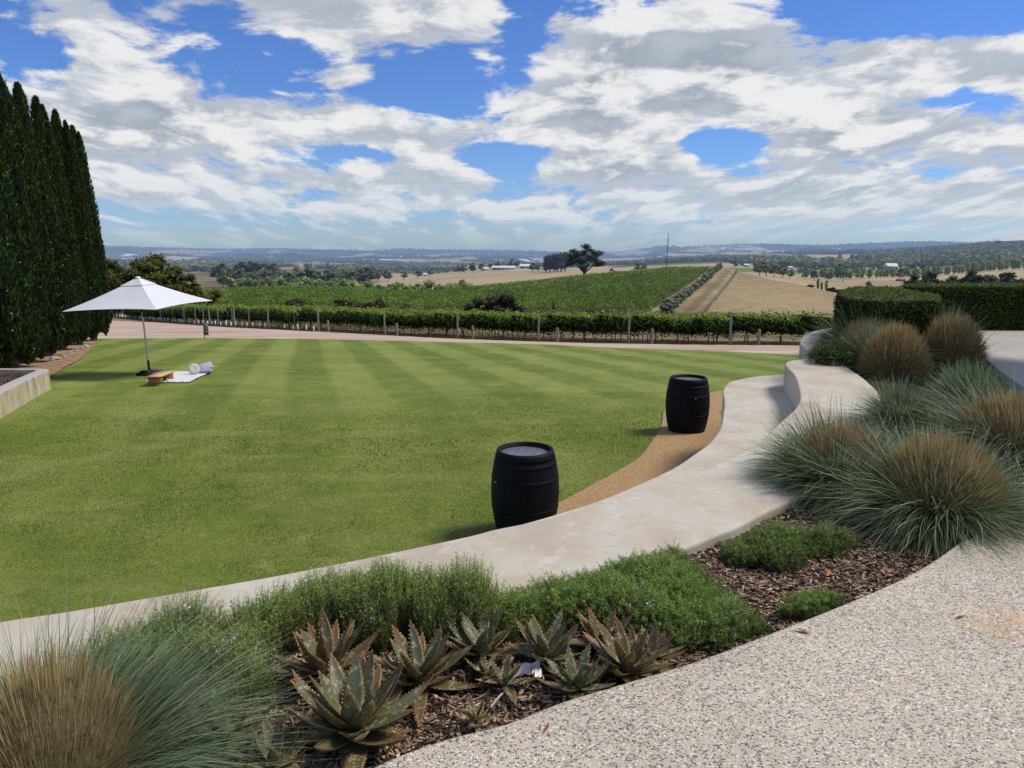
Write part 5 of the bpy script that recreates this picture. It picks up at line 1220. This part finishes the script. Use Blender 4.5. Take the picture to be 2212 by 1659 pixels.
# ------------------------------------------------------------------ vineyard on the hillside: rows merge into one green mass
M['hillvine'] = foliage_mat('hillside_vines', (.018, .042, .008), (.26, .40, .055), .3, True, .6, .15, accent=(.30, .38, .07), var=0)
def hill_vines():
    g = rng; Cs = []; Ts = []
    for Y in np.arange(146, 300, 2.35):
        p0, p1 = 440, float(VINE_PX(Y))
        x0, x1 = float(s_of(p0)) * Y, float(s_of(p1)) * Y; n = int((x1 - x0) * 15); x = g.uniform(x0, x1, n); pxs = px_of(x / Y); crest = np.interp(pxs, [440, 500, 900, 1100, 1250, 1450, 1540], [222, 226, 236, 246, 256, 268, 285]); k = Y < crest; x, pxs = x[k], pxs[k]; n = len(x)
        if n == 0: continue
        yy = Y + g.normal(0, .28, n) + 1.2 * (fbm(x / 14, 0 * x + Y, 3, 2) - .5); bump = vnoise(x / 1.9, 0 * x + Y * 3.7, 5); h = .45 + 1.25 * g.uniform(0, 1, n) ** .7 * (.55 + .6 * bump)
        Cs.append(np.stack([x, yy, terr(x / yy, yy) + h], 1)); Ts.append(np.clip(.14 + .52 * (h / 1.7) + .58 * (bump - .5) + .22 * (fbm(x / 25, yy / 25, 8) - .5) + g.normal(0, .08, n), 0, 1))
    C = np.vstack(Cs); T = np.concatenate(Ts); n = len(C); N = unit(rdir(n) + np.array([0, -.3, .7])); A = unit(np.cross(N, rdir(n))); B_ = np.cross(N, A); sz = g.uniform(.11, .23, n)[:, None]
    V, Fc = leaf_quads(C, A * sz, B_ * sz * .8); ac = (g.uniform(0, 1, n) < .15) * T
    tag(MB().add(V, Fc, np.repeat(np.stack([T, ac, T], 1), 4, 0)).build('hillside_vineyard', M['hillvine']), kind='stuff', label='green vineyard covering the far hillside in close rows', cat='vineyard')
hill_vines()

# ------------------------------------------------------------------ trees
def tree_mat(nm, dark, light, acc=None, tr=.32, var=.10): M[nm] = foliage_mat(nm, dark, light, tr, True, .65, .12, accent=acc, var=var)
tree_mat('gum_leaves', (.040, .050, .024), (.36, .38, .19), (.46, .43, .21))
tree_mat('dark_leaves', (.014, .020, .011), (.135, .16, .075), (.2, .18, .09))
tree_mat('warm_leaves', (.014, .019, .006), (.19, .19, .045), (.27, .22, .06))
tree_mat('pine_leaves', (.014, .024, .020), (.10, .135, .10))
tree_mat('bright_leaves', (.10, .14, .035), (.52, .60, .17), (.6, .6, .2))
tree_mat('olive_leaves', (.05, .066, .042), (.36, .41, .28), (.36, .39, .28))
tree_mat('scrub_leaves', (.016, .016, .010), (.12, .11, .06), (.18, .14, .07))
M['gumbark'] = flat_mat('pale_gum_bark', (.36, .30, .24), .9, .1, 4, .4, haze=True)
M['darkbark'] = flat_mat('dark_tree_bark', (.085, .068, .052), .95, .05, 5, .4, haze=True)
def crown(b, blobs, leaf, dens, g, core=.72, tone=0.0, flat=.0):
    """leaf faces spread through the outer part of each clump, lighter on top, dark inside"""
    for (cx, cy, cz, rx, ry, rz) in blobs:
        n = int(dens * (rx * ry + rx * rz + ry * rz) * 4 / (leaf * leaf) * .26) + 8
        d = unit(g.normal(size=(n, 3))); rr = g.uniform(.62, 1.06, n) ** .8; wob = 1 + .28 * (g.uniform(0, 1, n) - .5)
        C = np.array([cx, cy, cz]) + d * np.array([rx, ry, rz]) * (rr * wob)[:, None]
        N = unit(d + g.normal(size=(n, 3)) * .7 + np.array([0, 0, .45])); A = unit(np.cross(N, g.normal(size=(n, 3)))); B_ = np.cross(N, A); sz = leaf * g.uniform(.6, 1.25, n)[:, None]
        V, Fc = leaf_quads(C, A * sz, B_ * sz * .62)
        tt = np.clip(.40 + tone + .34 * d[:, 2] + .16 * d[:, 0] + g.normal(0, .16, n) + (rr - .85) * .5, 0, 1); ac = (g.uniform(0, 1, n) < .14) * np.clip(tt, 0, 1)  # light painted into the leaf tint: paler on top and one side, darker inside
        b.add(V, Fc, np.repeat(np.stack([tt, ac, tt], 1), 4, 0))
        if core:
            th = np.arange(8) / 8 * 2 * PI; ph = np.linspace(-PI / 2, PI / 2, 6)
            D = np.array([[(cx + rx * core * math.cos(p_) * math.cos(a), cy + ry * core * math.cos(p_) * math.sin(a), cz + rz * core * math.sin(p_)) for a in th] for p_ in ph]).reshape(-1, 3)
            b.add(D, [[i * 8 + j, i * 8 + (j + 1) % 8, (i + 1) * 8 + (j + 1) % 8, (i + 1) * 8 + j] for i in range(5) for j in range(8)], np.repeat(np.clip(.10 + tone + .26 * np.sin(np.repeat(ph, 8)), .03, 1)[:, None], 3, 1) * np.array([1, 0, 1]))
def blobs_round(g, n, W_, h0, h1, r0, r1, squash=.7):
    out = []
    for i in range(n):
        a = g.uniform(0, 2 * PI); d = W_ * g.uniform(0, 1) ** .5; z = g.uniform(h0, h1); r = g.uniform(r0, r1) * (1.1 - .35 * d / W_)
        z = h0 + (z - h0) * (1 - .35 * (d / W_) ** 2); out.append((d * math.cos(a), d * math.sin(a), z, r, r, r * squash))
    return out
def make_tree(name, seed, H_, W_, leafm, barkm, leaf=.42, nb=12, style='gum', one=False, core=.72, dens=1.0, tone=0.0):
    g = np.random.default_rng(seed); t = MB(); b = MB()
    if style == 'gum': bl = blobs_round(g, nb, W_ * .62, H_ * .30, H_ * .88, W_ * .27, W_ * .44)
    elif style == 'bush': bl = blobs_round(g, nb, W_ * .62, H_ * .25, H_ * .74, W_ * .28, W_ * .45, .62 * H_ / W_ if H_ < W_ * 1.6 else .8)
    elif style == 'pine': bl = [(0, 0, H_ * f, W_ * (1.02 - f) * .95 + .15, W_ * (1.02 - f) * .95 + .15, H_ * .13) for f in np.linspace(.16, .97, 7)]
    elif style == 'poplar': bl = [(g.normal(0, W_ * .12), g.normal(0, W_ * .12), H_ * f, W_ * (.75 + .35 * math.sin(PI * f)) * .7, W_ * .7, H_ * .16) for f in np.linspace(.28, .88, 6)]
    tr = .028 * H_ + .05
    t.tube([(0, 0, -.4), (.02 * H_, 0, H_ * .22), (-.01 * H_, .02 * H_, H_ * .5)], [tr, tr * .75, tr * .5], 7)
    if style in ('gum', 'bush'):
        for c in bl[: min(7, nb)]:
            z0 = H_ * g.uniform(.16, .4); p1 = np.array(c[:3]); p0 = np.array([0, 0, z0]); m_ = p0 * .5 + p1 * .5 + np.array([0, 0, -.04 * H_]); t.tube([p0, m_, p1], [tr * .55, tr * .38, tr * .15], 5, cap=False)
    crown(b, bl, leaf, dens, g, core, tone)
    if one:
        for V, T, Fc in zip(t.v, t.t, t.f): pass
        o = MB(); off = 0
        o.v, o.t, o.f, o.m, o.n = b.v, b.t, b.f, b.m, b.n
        base = o.n; o.v += t.v; o.t += t.t; o.f += [f + base for f in t.f]; o.m += [np.full(len(f), 1) for f in t.f]; o.n += t.n
        return o.build(name, [M[leafm], M[barkm]])
    r = empty(name); t.build('trunk', M[barkm], r, True); b.build('crown', M[leafm], r); return r
def protos(name, n, *a, **k): return [Proto(make_tree(name, 1000 + i * 17 + len(name), *a, **k)) for i in range(n)]
cnt = [0]
def put(P, px, Y, h_px=None, h0=None, label='', cat='tree', group=None, sx=1.0, py=None, dz=0):
    """stands a tree at a measured bearing and distance; h_px is its height in the photo"""
    if py is not None: q_ = hit(px, py, 100, 9000); x, Y, z = q_
    else: x, Y, z = at(px, Y)
    sc = 1.0 if h_px is None else h_px * Y / F / h0
    cnt[0] += 1; p = P[cnt[0] % len(P)]
    return p.place((x, Y, z - .15 + dz), cnt[0] * 2.4, (sc * sx, sc * sx, sc), label, cat, group)

# lone gum on the crest of the vineyard
def big_gum():
    g = np.random.default_rng(8); t = MB(); b = MB(); r = empty('gum_tree')
    t.tube([(0, 0, -.6), (.1, 0, 1.6), (0, .1, 3.2)], [.62, .45, .40], 9)
    tips = []
    for a, el_, L in ((2.9, .75, 5.6), (2.5, 1.15, 7.6), (1.2, 1.35, 8.2), (.4, 1.0, 7.4), (.1, .62, 5.8), (3.3, .95, 6.8), (5.2, 1.0, 6.2), (4.4, .85, 5.5)):
        d = np.array([math.cos(a) * math.cos(el_), math.sin(a) * math.cos(el_), math.sin(el_)]); p1 = np.array([0, 0, 2.9]) + d * L * .55 + np.array([0, 0, .2]); p2 = np.array([0, 0, 2.9]) + d * L
        t.tube([(0, 0, 2.7), p1, p2], [.28, .18, .07], 6); tips += [p1 * .3 + p2 * .7, p2]
    bl = [(p[0] + g.normal(0, .6), p[1] + g.normal(0, .6), p[2] + g.normal(0, .4), g.uniform(1.2, 1.9), g.uniform(1.2, 1.9), g.uniform(.8, 1.25)) for p in tips for _ in range(2)] + [(g.normal(0, 1.8), g.normal(0, 1.8), g.uniform(6.5, 9.5), 1.5, 1.5, 1.1) for _ in range(6)]
    crown(b, bl, .26, 1.3, g, .55, -.08); t.build('trunk', M['darkbark'], r, True); b.build('crown', M['dark_leaves'], r); return r
gt = big_gum(); p = at(1262, 292); gt.location = (p[0], p[1], p[2] - .3); s_ = 74 * 292 / F / 11.4; gt.scale = (s_ * 1.08, s_ * 1.05, s_)
tag(gt, 'tall spreading gum tree with an open crown standing alone on the vineyard crest', 'tree')

# dark gums behind the umbrella
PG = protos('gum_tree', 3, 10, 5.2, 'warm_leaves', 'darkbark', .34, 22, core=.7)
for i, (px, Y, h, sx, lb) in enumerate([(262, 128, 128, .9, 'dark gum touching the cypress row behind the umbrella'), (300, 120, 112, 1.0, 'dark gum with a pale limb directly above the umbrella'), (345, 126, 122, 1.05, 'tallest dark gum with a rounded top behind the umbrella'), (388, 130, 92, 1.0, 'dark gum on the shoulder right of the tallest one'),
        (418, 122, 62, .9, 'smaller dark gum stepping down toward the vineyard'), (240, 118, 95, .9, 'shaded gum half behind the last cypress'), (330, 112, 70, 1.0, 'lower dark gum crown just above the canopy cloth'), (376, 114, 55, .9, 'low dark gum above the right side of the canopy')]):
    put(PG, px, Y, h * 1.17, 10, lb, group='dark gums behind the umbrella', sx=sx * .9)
PB_ = protos('leafy_bush', 2, 4, 2.2, 'warm_leaves', 'darkbark', .20, 14, style='bush', tone=.22)
put(PB_, 447, 112, 80, 4, 'small bright olive green tree at the right end of the dark gums', sx=.95)
put(PB_, 474, 118, 38, 4, 'dull low bush beside the small olive green tree')
# scrub bushes in the gully in front of the hillside
PS = protos('scrub_bush', 3, 4, 3.4, 'scrub_leaves', 'darkbark', .22, 18, style='bush', core=.78)
for px, Y, h, sx, lb in [(636, 128, 42, 1.0, 'round dark scrub bush left of the others below the vineyard hill'), (664, 130, 30, .9, 'low brown scrub bush beside the round dark one'), (742, 130, 44, .95, 'dark scrub bush in the middle of the gully'), (778, 132, 32, 1.1, 'brownish low scrub bush trailing from the middle one'), (812, 130, 40, .9, 'blackish scrub bush before the gully opens'), (860, 132, 24, 1.3, 'low green scrub patch under the hillside vines'), (920, 131, 22, 1.2, 'low dull scrub patch beside the big gully bush'),
        (1030, 124, 52, .9, 'big dark gully bush, its left half'), (1068, 122, 74, .95, 'biggest dark bush of the gully, in front of the hillside'), (1100, 126, 46, .9, 'dark bush leaning out right of the biggest one'), (1128, 124, 34, .8, 'small dark bush next to the biggest one'), (1290, 124, 34, 1.5, 'wide low dark scrub below the hillside vines'), (1338, 125, 26, 1.5, 'low scrub stretching toward the olive row'), (1250, 124, 24, 1.3, 'dim low scrub between the small conifer and the wide scrub')]:
    put(PS, px, Y, h, 4, lb, 'bush', 'scrub bushes in the gully', sx)
PC = protos('conifer_tree', 1, 6, 1.7, 'pine_leaves', 'darkbark', .22, 7, style='pine')
put(PC, 1196, 122, 42, 6, 'small dark conifer standing above the vine rows', sx=.9)
# olive row between the two tracks
PO = protos('olive_tree', 3, 4.2, 2.1, 'olive_leaves', 'darkbark', .20, 16, style='bush', core=.7, tone=.14)
Yo = np.geomspace(140, 300, 27)
for i, Y in enumerate(Yo):
    put(PO, float(OLIVE_PX(Y)), Y, None, 4.2, 'grey green olive tree in the single row climbing between the two hill tracks', 'olive tree', 'olive trees climbing the hill', 1.0).scale = tuple([rng.uniform(.62, .86) * (1.0 if i > 2 else 1.12)] * 3)
# fence along the mown paddock
fp = np.array([hit(px, py, 120, 340) for px, py in [(1500, 706), (1512, 690), (1535, 662), (1560, 632), (1580, 607), (1592, 590)]])
fr = empty('paddock_fence', fp[0]); f0 = fp[0]
sgl = np.concatenate([[0], np.cumsum(np.linalg.norm(np.diff(fp, axis=0), axis=1))]); npst = 34; rail = []
for d in np.linspace(0, sgl[-1], npst):
    p = np.array([np.interp(d, sgl, fp[:, j]) for j in range(3)]); p[2] = float(TZ(p[0], p[1])); rail.append(p + np.array([0, 0, 1.25]) - f0)
    MB().tube([p - f0 + np.array([0, 0, -.2]), p - f0 + np.array([0, 0, 1.45])], .10, 6).build('post', M['postw'], fr, True)
MB().tube(rail, .07, 5).build('rail', M['postw'], fr)
tag(fr, 'long post and rail fence climbing the hill along the mown paddock', 'fence')
# utility pole and lines
pz = hit(1439.5, 582, 180, 330); hp = 77 * pz[1] / F; up = empty('utility_pole', pz)
M['polewood'] = flat_mat('dark_pole', (.06, .055, .05), .8, .1, 6, .3, haze=True)
MB().tube([(0, 0, -.5), (.25, 0, hp)], [.17, .10], 8).build('shaft', M['polewood'], up, True)
MB().box((.22, -.15, hp * .79), (.30, .22, 1.5)).build('transformer', M['polewood'], up)
for sx_, tgt in ((-1, (-150, 30, -12.0)), (1, (120, 60, -14.0))):
    pts = [np.array([.22, 0, hp * .83]) * (1 - t) + np.array(tgt) * t + np.array([0, 0, -2.0 * math.sin(PI * t)]) for t in np.linspace(0, 1, 12)]
    MB().tube(pts, .022, 4).build('power_line', M['polewood'], up)
tag(up, 'thin dark utility pole with power lines on top of the vineyard hill', 'utility pole')

# trees of the middle distance: each one small, so one mesh holds trunk and crown
T_gum = protos('gum_tree', 4, 12, 5.6, 'gum_leaves', 'gumbark', .55, 18, one=True)
T_dark = protos('gum_tree', 3, 12, 5.8, 'dark_leaves', 'darkbark', .55, 18, one=True)
T_bri = protos('leafy_tree', 3, 8, 2.6, 'bright_leaves', 'gumbark', .45, 9, style='poplar', one=True)
T_shrub = protos('shrub', 3, 4, 2.6, 'bright_leaves', 'darkbark', .36, 9, style='bush', one=True, tone=-.05)
T_pine = protos('pine_tree', 2, 12, 3.4, 'pine_leaves', 'darkbark', .5, 7, style='poplar', one=True)
g = np.random.default_rng(44)
for i in range(72):
    f = g.uniform(); px = 480 + 310 * i / 71 + g.normal(0, 7); Y = g.uniform(400, 560); h = g.uniform(28, 46) * (450 / Y) ** .5
    put(T_gum if i % 5 else T_dark, px, Y, h, 12, 'grey green gum tree in the thick belt beyond the left vineyard', group='gum belt beyond the vineyard', sx=g.uniform(.8, 1.15))
for i in range(9):
    put(T_dark, 478 + i * 12 + g.normal(0, 5), g.uniform(560, 640), g.uniform(38, 48), 12, 'dark blue tinged gum at the left end of the belt, beyond the dark gums', group='dark trees left of the gum belt', sx=1.1)
for i in range(34):
    px = 500 + 510 * i / 33 + g.normal(0, 5); put(T_shrub, px, 345 + g.uniform(0, 25) + (30 if px < 760 else 0), g.uniform(25, 36), 4, 'yellow green shrub in the line along the back edge of the vineyard', 'shrub', 'shrubs along the vineyard edge', g.uniform(.9, 1.3))
for px, Y, h, sx, lb in [(838, 560, 30, 1.0, 'gum with a split crown right of the thick belt'), (872, 600, 26, .9, 'gum beside the one with a split crown'), (815, 560, 28, .9, 'round gum at the right end of the thick belt'), (905, 640, 22, 1.0, 'small gum at the left edge of the straw field'), (930, 700, 20, 1.1, 'small gum above the straw field edge'),
        (1003, 720, 27, 1.0, 'left gum of the clump casting a shadow on the straw field'), (1022, 730, 28, 1.0, 'right gum of the clump on the straw field'), (1040, 780, 23, .9, 'gum behind the clump on the straw field'), (992, 760, 22, .9, 'leaning gum left of the clump'), (1150, 680, 22, 1.0, 'pale gum beside the dark pine clump'), (1163, 690, 18, 1.0, 'rounded pale gum next to the dark pine clump'), (1082, 400, 18, 1.1, 'pale bushy tree peeping over the hillside crest'),
        (1104, 900, 22, 1.0, 'tree between the two long sheds'), (1118, 910, 20, 1.0, 'tree at the end of the small shed'), (1075, 950, 18, 1.1, 'tree behind the long white roofed shed'), (1060, 960, 16, 1.1, 'tree at the left end of the long shed'), (1378, 480, 24, 1.0, 'round gum behind the straw rise'), (1390, 490, 22, .9, 'second round gum behind the straw rise'), (1322, 330, 24, .8, 'dark rounded tree on the straw rise beside the crest'), (1282, 345, 11, 1.3, 'low grey bush at the foot of the big gum'), (1300, 420, 12, .7, 'tiny bare tree on the straw rise')]:
    put(T_dark if 'dark' in lb else T_gum, px, Y, h, 12, lb, sx=sx)
for i, px in enumerate((1180, 1188, 1196, 1204, 1212, 1220)):
    put(T_pine, px, 640 + (i % 3) * 8, 36 + (i * 7) % 6, 12, 'dark bluish pine in the tight clump left of the big gum', group='pine clump left of the big gum', sx=1.2)
# behind the olive row and the paddock
for i in range(22):
    put(T_shrub, 1440 + 125 * i / 21 + g.normal(0, 2), 520 + g.uniform(0, 40), g.uniform(9, 13), 4, 'pale green shrub in the line behind the hill crest', 'shrub', 'shrubs behind the hill crest', 1.1)
for px, Y, h, sx, lb in [(1640, 470, 34, 1.1, 'first grey green gum beyond the paddock crest'), (1655, 480, 36, 1.0, 'second gum beyond the paddock crest'), (1672, 470, 34, 1.0, 'broad gum in the group beyond the paddock'), (1690, 480, 33, 1.0, 'gum at the right of the group beyond the paddock'), (1706, 485, 26, .9, 'small gum ending the group beyond the paddock'), (1739, 500, 28, .85, 'upright gum alone on the pale field'), (1760, 500, 29, .95, 'wide gum beside the upright one on the pale field'), (1790, 520, 24, .9, 'distant gum left of the tall field tree'),
        (1821, 520, 52, .9, 'tall field tree with a layered crown on the straw paddock'), (1880, 430, 18, 1.3, 'low leaning tree alone on the straw paddock'), (1944, 540, 34, .9, 'spreading tree over a reddish shed'), (1975, 545, 24, 1.0, 'bushy tree left of the second one on the paddock'), (1992, 548, 22, 1.0, 'bushy tree right beside the other on the paddock'), (1755, 560, 20, 1.0, 'round gum at the back of the pale field'), (1790, 600, 25, 1.2, 'clustered gum behind the tall field tree'), (1805, 620, 26, 1.1, 'clustered gum close behind the tall field tree')]:
    put(T_gum, px, Y, h, 12, lb, sx=sx)
for i, px in enumerate((1768, 1776, 1786)):
    put(T_bri, px, 268, 26 - 5 * (i == 1), 8, ['slim poplar left of three below the straw paddock', 'short poplar in the middle of three', 'tallest slim poplar right of three'][i], sx=.55)
for px, h, sx, lb in [(1752, 10, 1.4, 'low bush left of the poplars'), (1798, 14, 1.2, 'brown bush right of the poplars'), (1812, 13, 1.2, 'dark bush against the hedge block')]: put(PS, px, 262, h, 4, lb, 'bush', None, sx)
for i in range(16):
    px = 1985 + 16 * i + g.normal(0, 3); put(T_dark, px, 215 + g.uniform(0, 14), g.uniform(66, 92) * (1.0 if i not in (3, 4, 7) else .85), 12, 'dark rounded tree showing above the long hedge', group='dark trees above the long hedge', sx=1.0)
# light green belt and the wooded slope behind it on the right
for i in range(58):
    f = i / 57; px = 1775 + 470 * f + g.normal(0, 2.5); Y = np.interp(px, [1775, 1950, 2100, 2260], [560, 600, 640, 690]); put(T_bri, px, Y + g.uniform(-6, 6), g.uniform(17, 24), 8, 'light green tree in the planted belt across the straw paddock', group='planted light green belt', sx=1.15)
for i in range(110):
    px = g.uniform(1560, 2290); Y = g.uniform(880, 1500) if px < 1850 else g.uniform(760, 1500); put(T_gum if i % 5 else T_dark, px, Y, g.uniform(13, 20) * (1000 / Y) ** .5, 12, 'gum tree on the wooded slope behind the planted green belt', group='gums on the wooded slope', sx=g.uniform(1.0, 1.4))
for i in range(30):
    px = g.uniform(1640, 1900); Y = g.uniform(640, 860); put(T_gum, px, Y, g.uniform(14, 22), 12, 'gum tree scattered on the fields before the wooded slope', group='gums before the wooded slope', sx=1.15)
for i in range(16):
    px = g.uniform(780, 1000); put(T_gum, px, g.uniform(900, 1300), g.uniform(9, 14), 12, 'small gum far behind the left end of the straw field', group='small far gums', sx=1.3)

# distant woods: nobody could count them
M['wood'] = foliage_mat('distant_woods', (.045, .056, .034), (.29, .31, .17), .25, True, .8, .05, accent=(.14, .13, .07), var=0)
def far_woods():
    g = np.random.default_rng(3); n = 30000
    Y = np.exp(g.uniform(math.log(900), math.log(12600), n)); px = g.uniform(200, 2320, n); s_ = s_of(px); X = s_ * Y
    patch = fbm(X / 420 + 3, Y / 1300 + 9, 11, 3); dens = (patch < .56) & (fbm(X / 150, Y / 400, 91, 3) < .60); slope = (px > 1850) & (Y < 2600); strawm = (Y < 1500) & (px > 840) & (px < 1560)
    ridge = (Y > 10400)
    k = (dens | slope | ridge) & ~strawm & ~((px > 1560) & (px < 2000) & (Y < 950)); X, Y, px, s_ = X[k], Y[k], px[k], s_[k]; m_ = len(X); z = terr(s_, Y)
    sz = g.uniform(4.0, 8.5, m_) * np.clip(Y / 4500, .85, 1.9); Vs = []; Ts = []
    for j in range(7):
        d = unit(g.normal(size=(m_, 3)) * np.array([1, 1, .7])); C = np.stack([X, Y, z + sz * .75], 1) + d * (sz * .62)[:, None] * np.array([1.25, 1.25, .9]); N = unit(d + g.normal(size=(m_, 3)) * .4 + np.array([0, -.4, .3])); A = unit(np.cross(N, g.normal(size=(m_, 3)))); B_ = np.cross(N, A); l = (sz * g.uniform(.42, .7, m_))[:, None]
        V, _ = leaf_quads(C, A * l, B_ * l * .8); Vs.append(V); t = np.clip(.42 + .42 * d[:, 2] + g.normal(0, .14, m_), 0, 1); Ts.append(np.repeat(np.stack([t, (g.uniform(0, 1, m_) < .15) * t, t], 1), 4, 0))
    V = np.vstack(Vs); T = np.vstack(Ts)
    tag(MB().add(V, np.arange(len(V)).reshape(-1, 4), T).build('distant_woods', M['wood']), kind='stuff', label='blue hazed woods covering the distant hills', cat='woods')
far_woods()

# farm buildings far off
M['roofw'] = flat_mat('pale_metal_roof', (.72, .74, .76), .5, .3, .4, .06, haze=True); M['shedwall'] = flat_mat('grey_shed_wall', (.34, .35, .36), .8, .1, .5, .15, haze=True); M['rustroof'] = flat_mat('rusty_red_roof', (.20, .06, .04), .8, .1, .5, .25, haze=True); M['brickw'] = flat_mat('tan_house_wall', (.38, .27, .18), .85, .1, .6, .15, haze=True); M['dkopen'] = flat_mat('dark_doorway', (.03, .03, .03), .8, .1, .5, .2, haze=True)
def shed(px, Y, w_px, h_px, label, roof='roofw', wall='shedwall', rz=0.0, depth=9, n=3):
    p = at(px, Y); w = w_px * Y / F; h = h_px * Y / F; r = empty('farm_shed', (p[0], p[1], p[2] - .3), rz); hw = h * .58 + .3
    MB().box((0, 0, hw / 2), (w, depth, hw)).build('wall', M[wall], r)
    e = .35; b = MB(); P = [(-w / 2 - e, -depth / 2 - e, hw), (w / 2 + e, -depth / 2 - e, hw), (w / 2 + e, 0, h + .3), (-w / 2 - e, 0, h + .3), (-w / 2 - e, depth / 2 + e, hw), (w / 2 + e, depth / 2 + e, hw)]
    b.add(P, [[0, 1, 2, 3], [3, 2, 5, 4]]); b.add(P, [[0, 3, 4], [1, 5, 2]]); b.build('roof', M[roof], r)
    for i in range(n): MB().box((w * ((i + .5) / n - .5), -depth / 2 - .03, hw * .42), (min(w / n * .45, 3.2), .1, hw * .62)).build('door', M['dkopen'], r)
    return tag(r, label, 'farm shed', None)
shed(1088, 820, 48, 8, 'long white roofed farm shed on the ridge of the straw field', n=5); shed(1134, 840, 22, 9, 'shorter white roofed shed right of the long one', n=2); shed(1048, 850, 14, 6, 'small pale shed left of the long white roofed one', n=1)
shed(1242, 420, 24, 9, 'white walled shed just left of the big gum trunk', 'roofw', 'shedwall', n=1, depth=7); shed(920, 760, 9, 6, 'little shed under trees at the left end of the straw field', n=1)
shed(1660, 900, 16, 8, 'pale roofed house among trees beyond the green field', 'roofw', 'shedwall', n=2); shed(1610, 950, 8, 6, 'tiny white building left of the pale roofed house', n=1); shed(1705, 930, 8, 5, 'tiny pale building right of the pale roofed house', n=1)
shed(1922, 860, 22, 14, 'tan farmhouse with a silver roof on the wooded slope', 'roofw', 'brickw', n=3, depth=10); shed(1946, 530, 14, 5, 'low reddish shed under the spreading paddock tree', 'rustroof', 'rustroof', n=1, depth=4); shed(2025, 980, 10, 6, 'small rusty building in the trees of the wooded slope', 'rustroof', 'brickw', n=1)
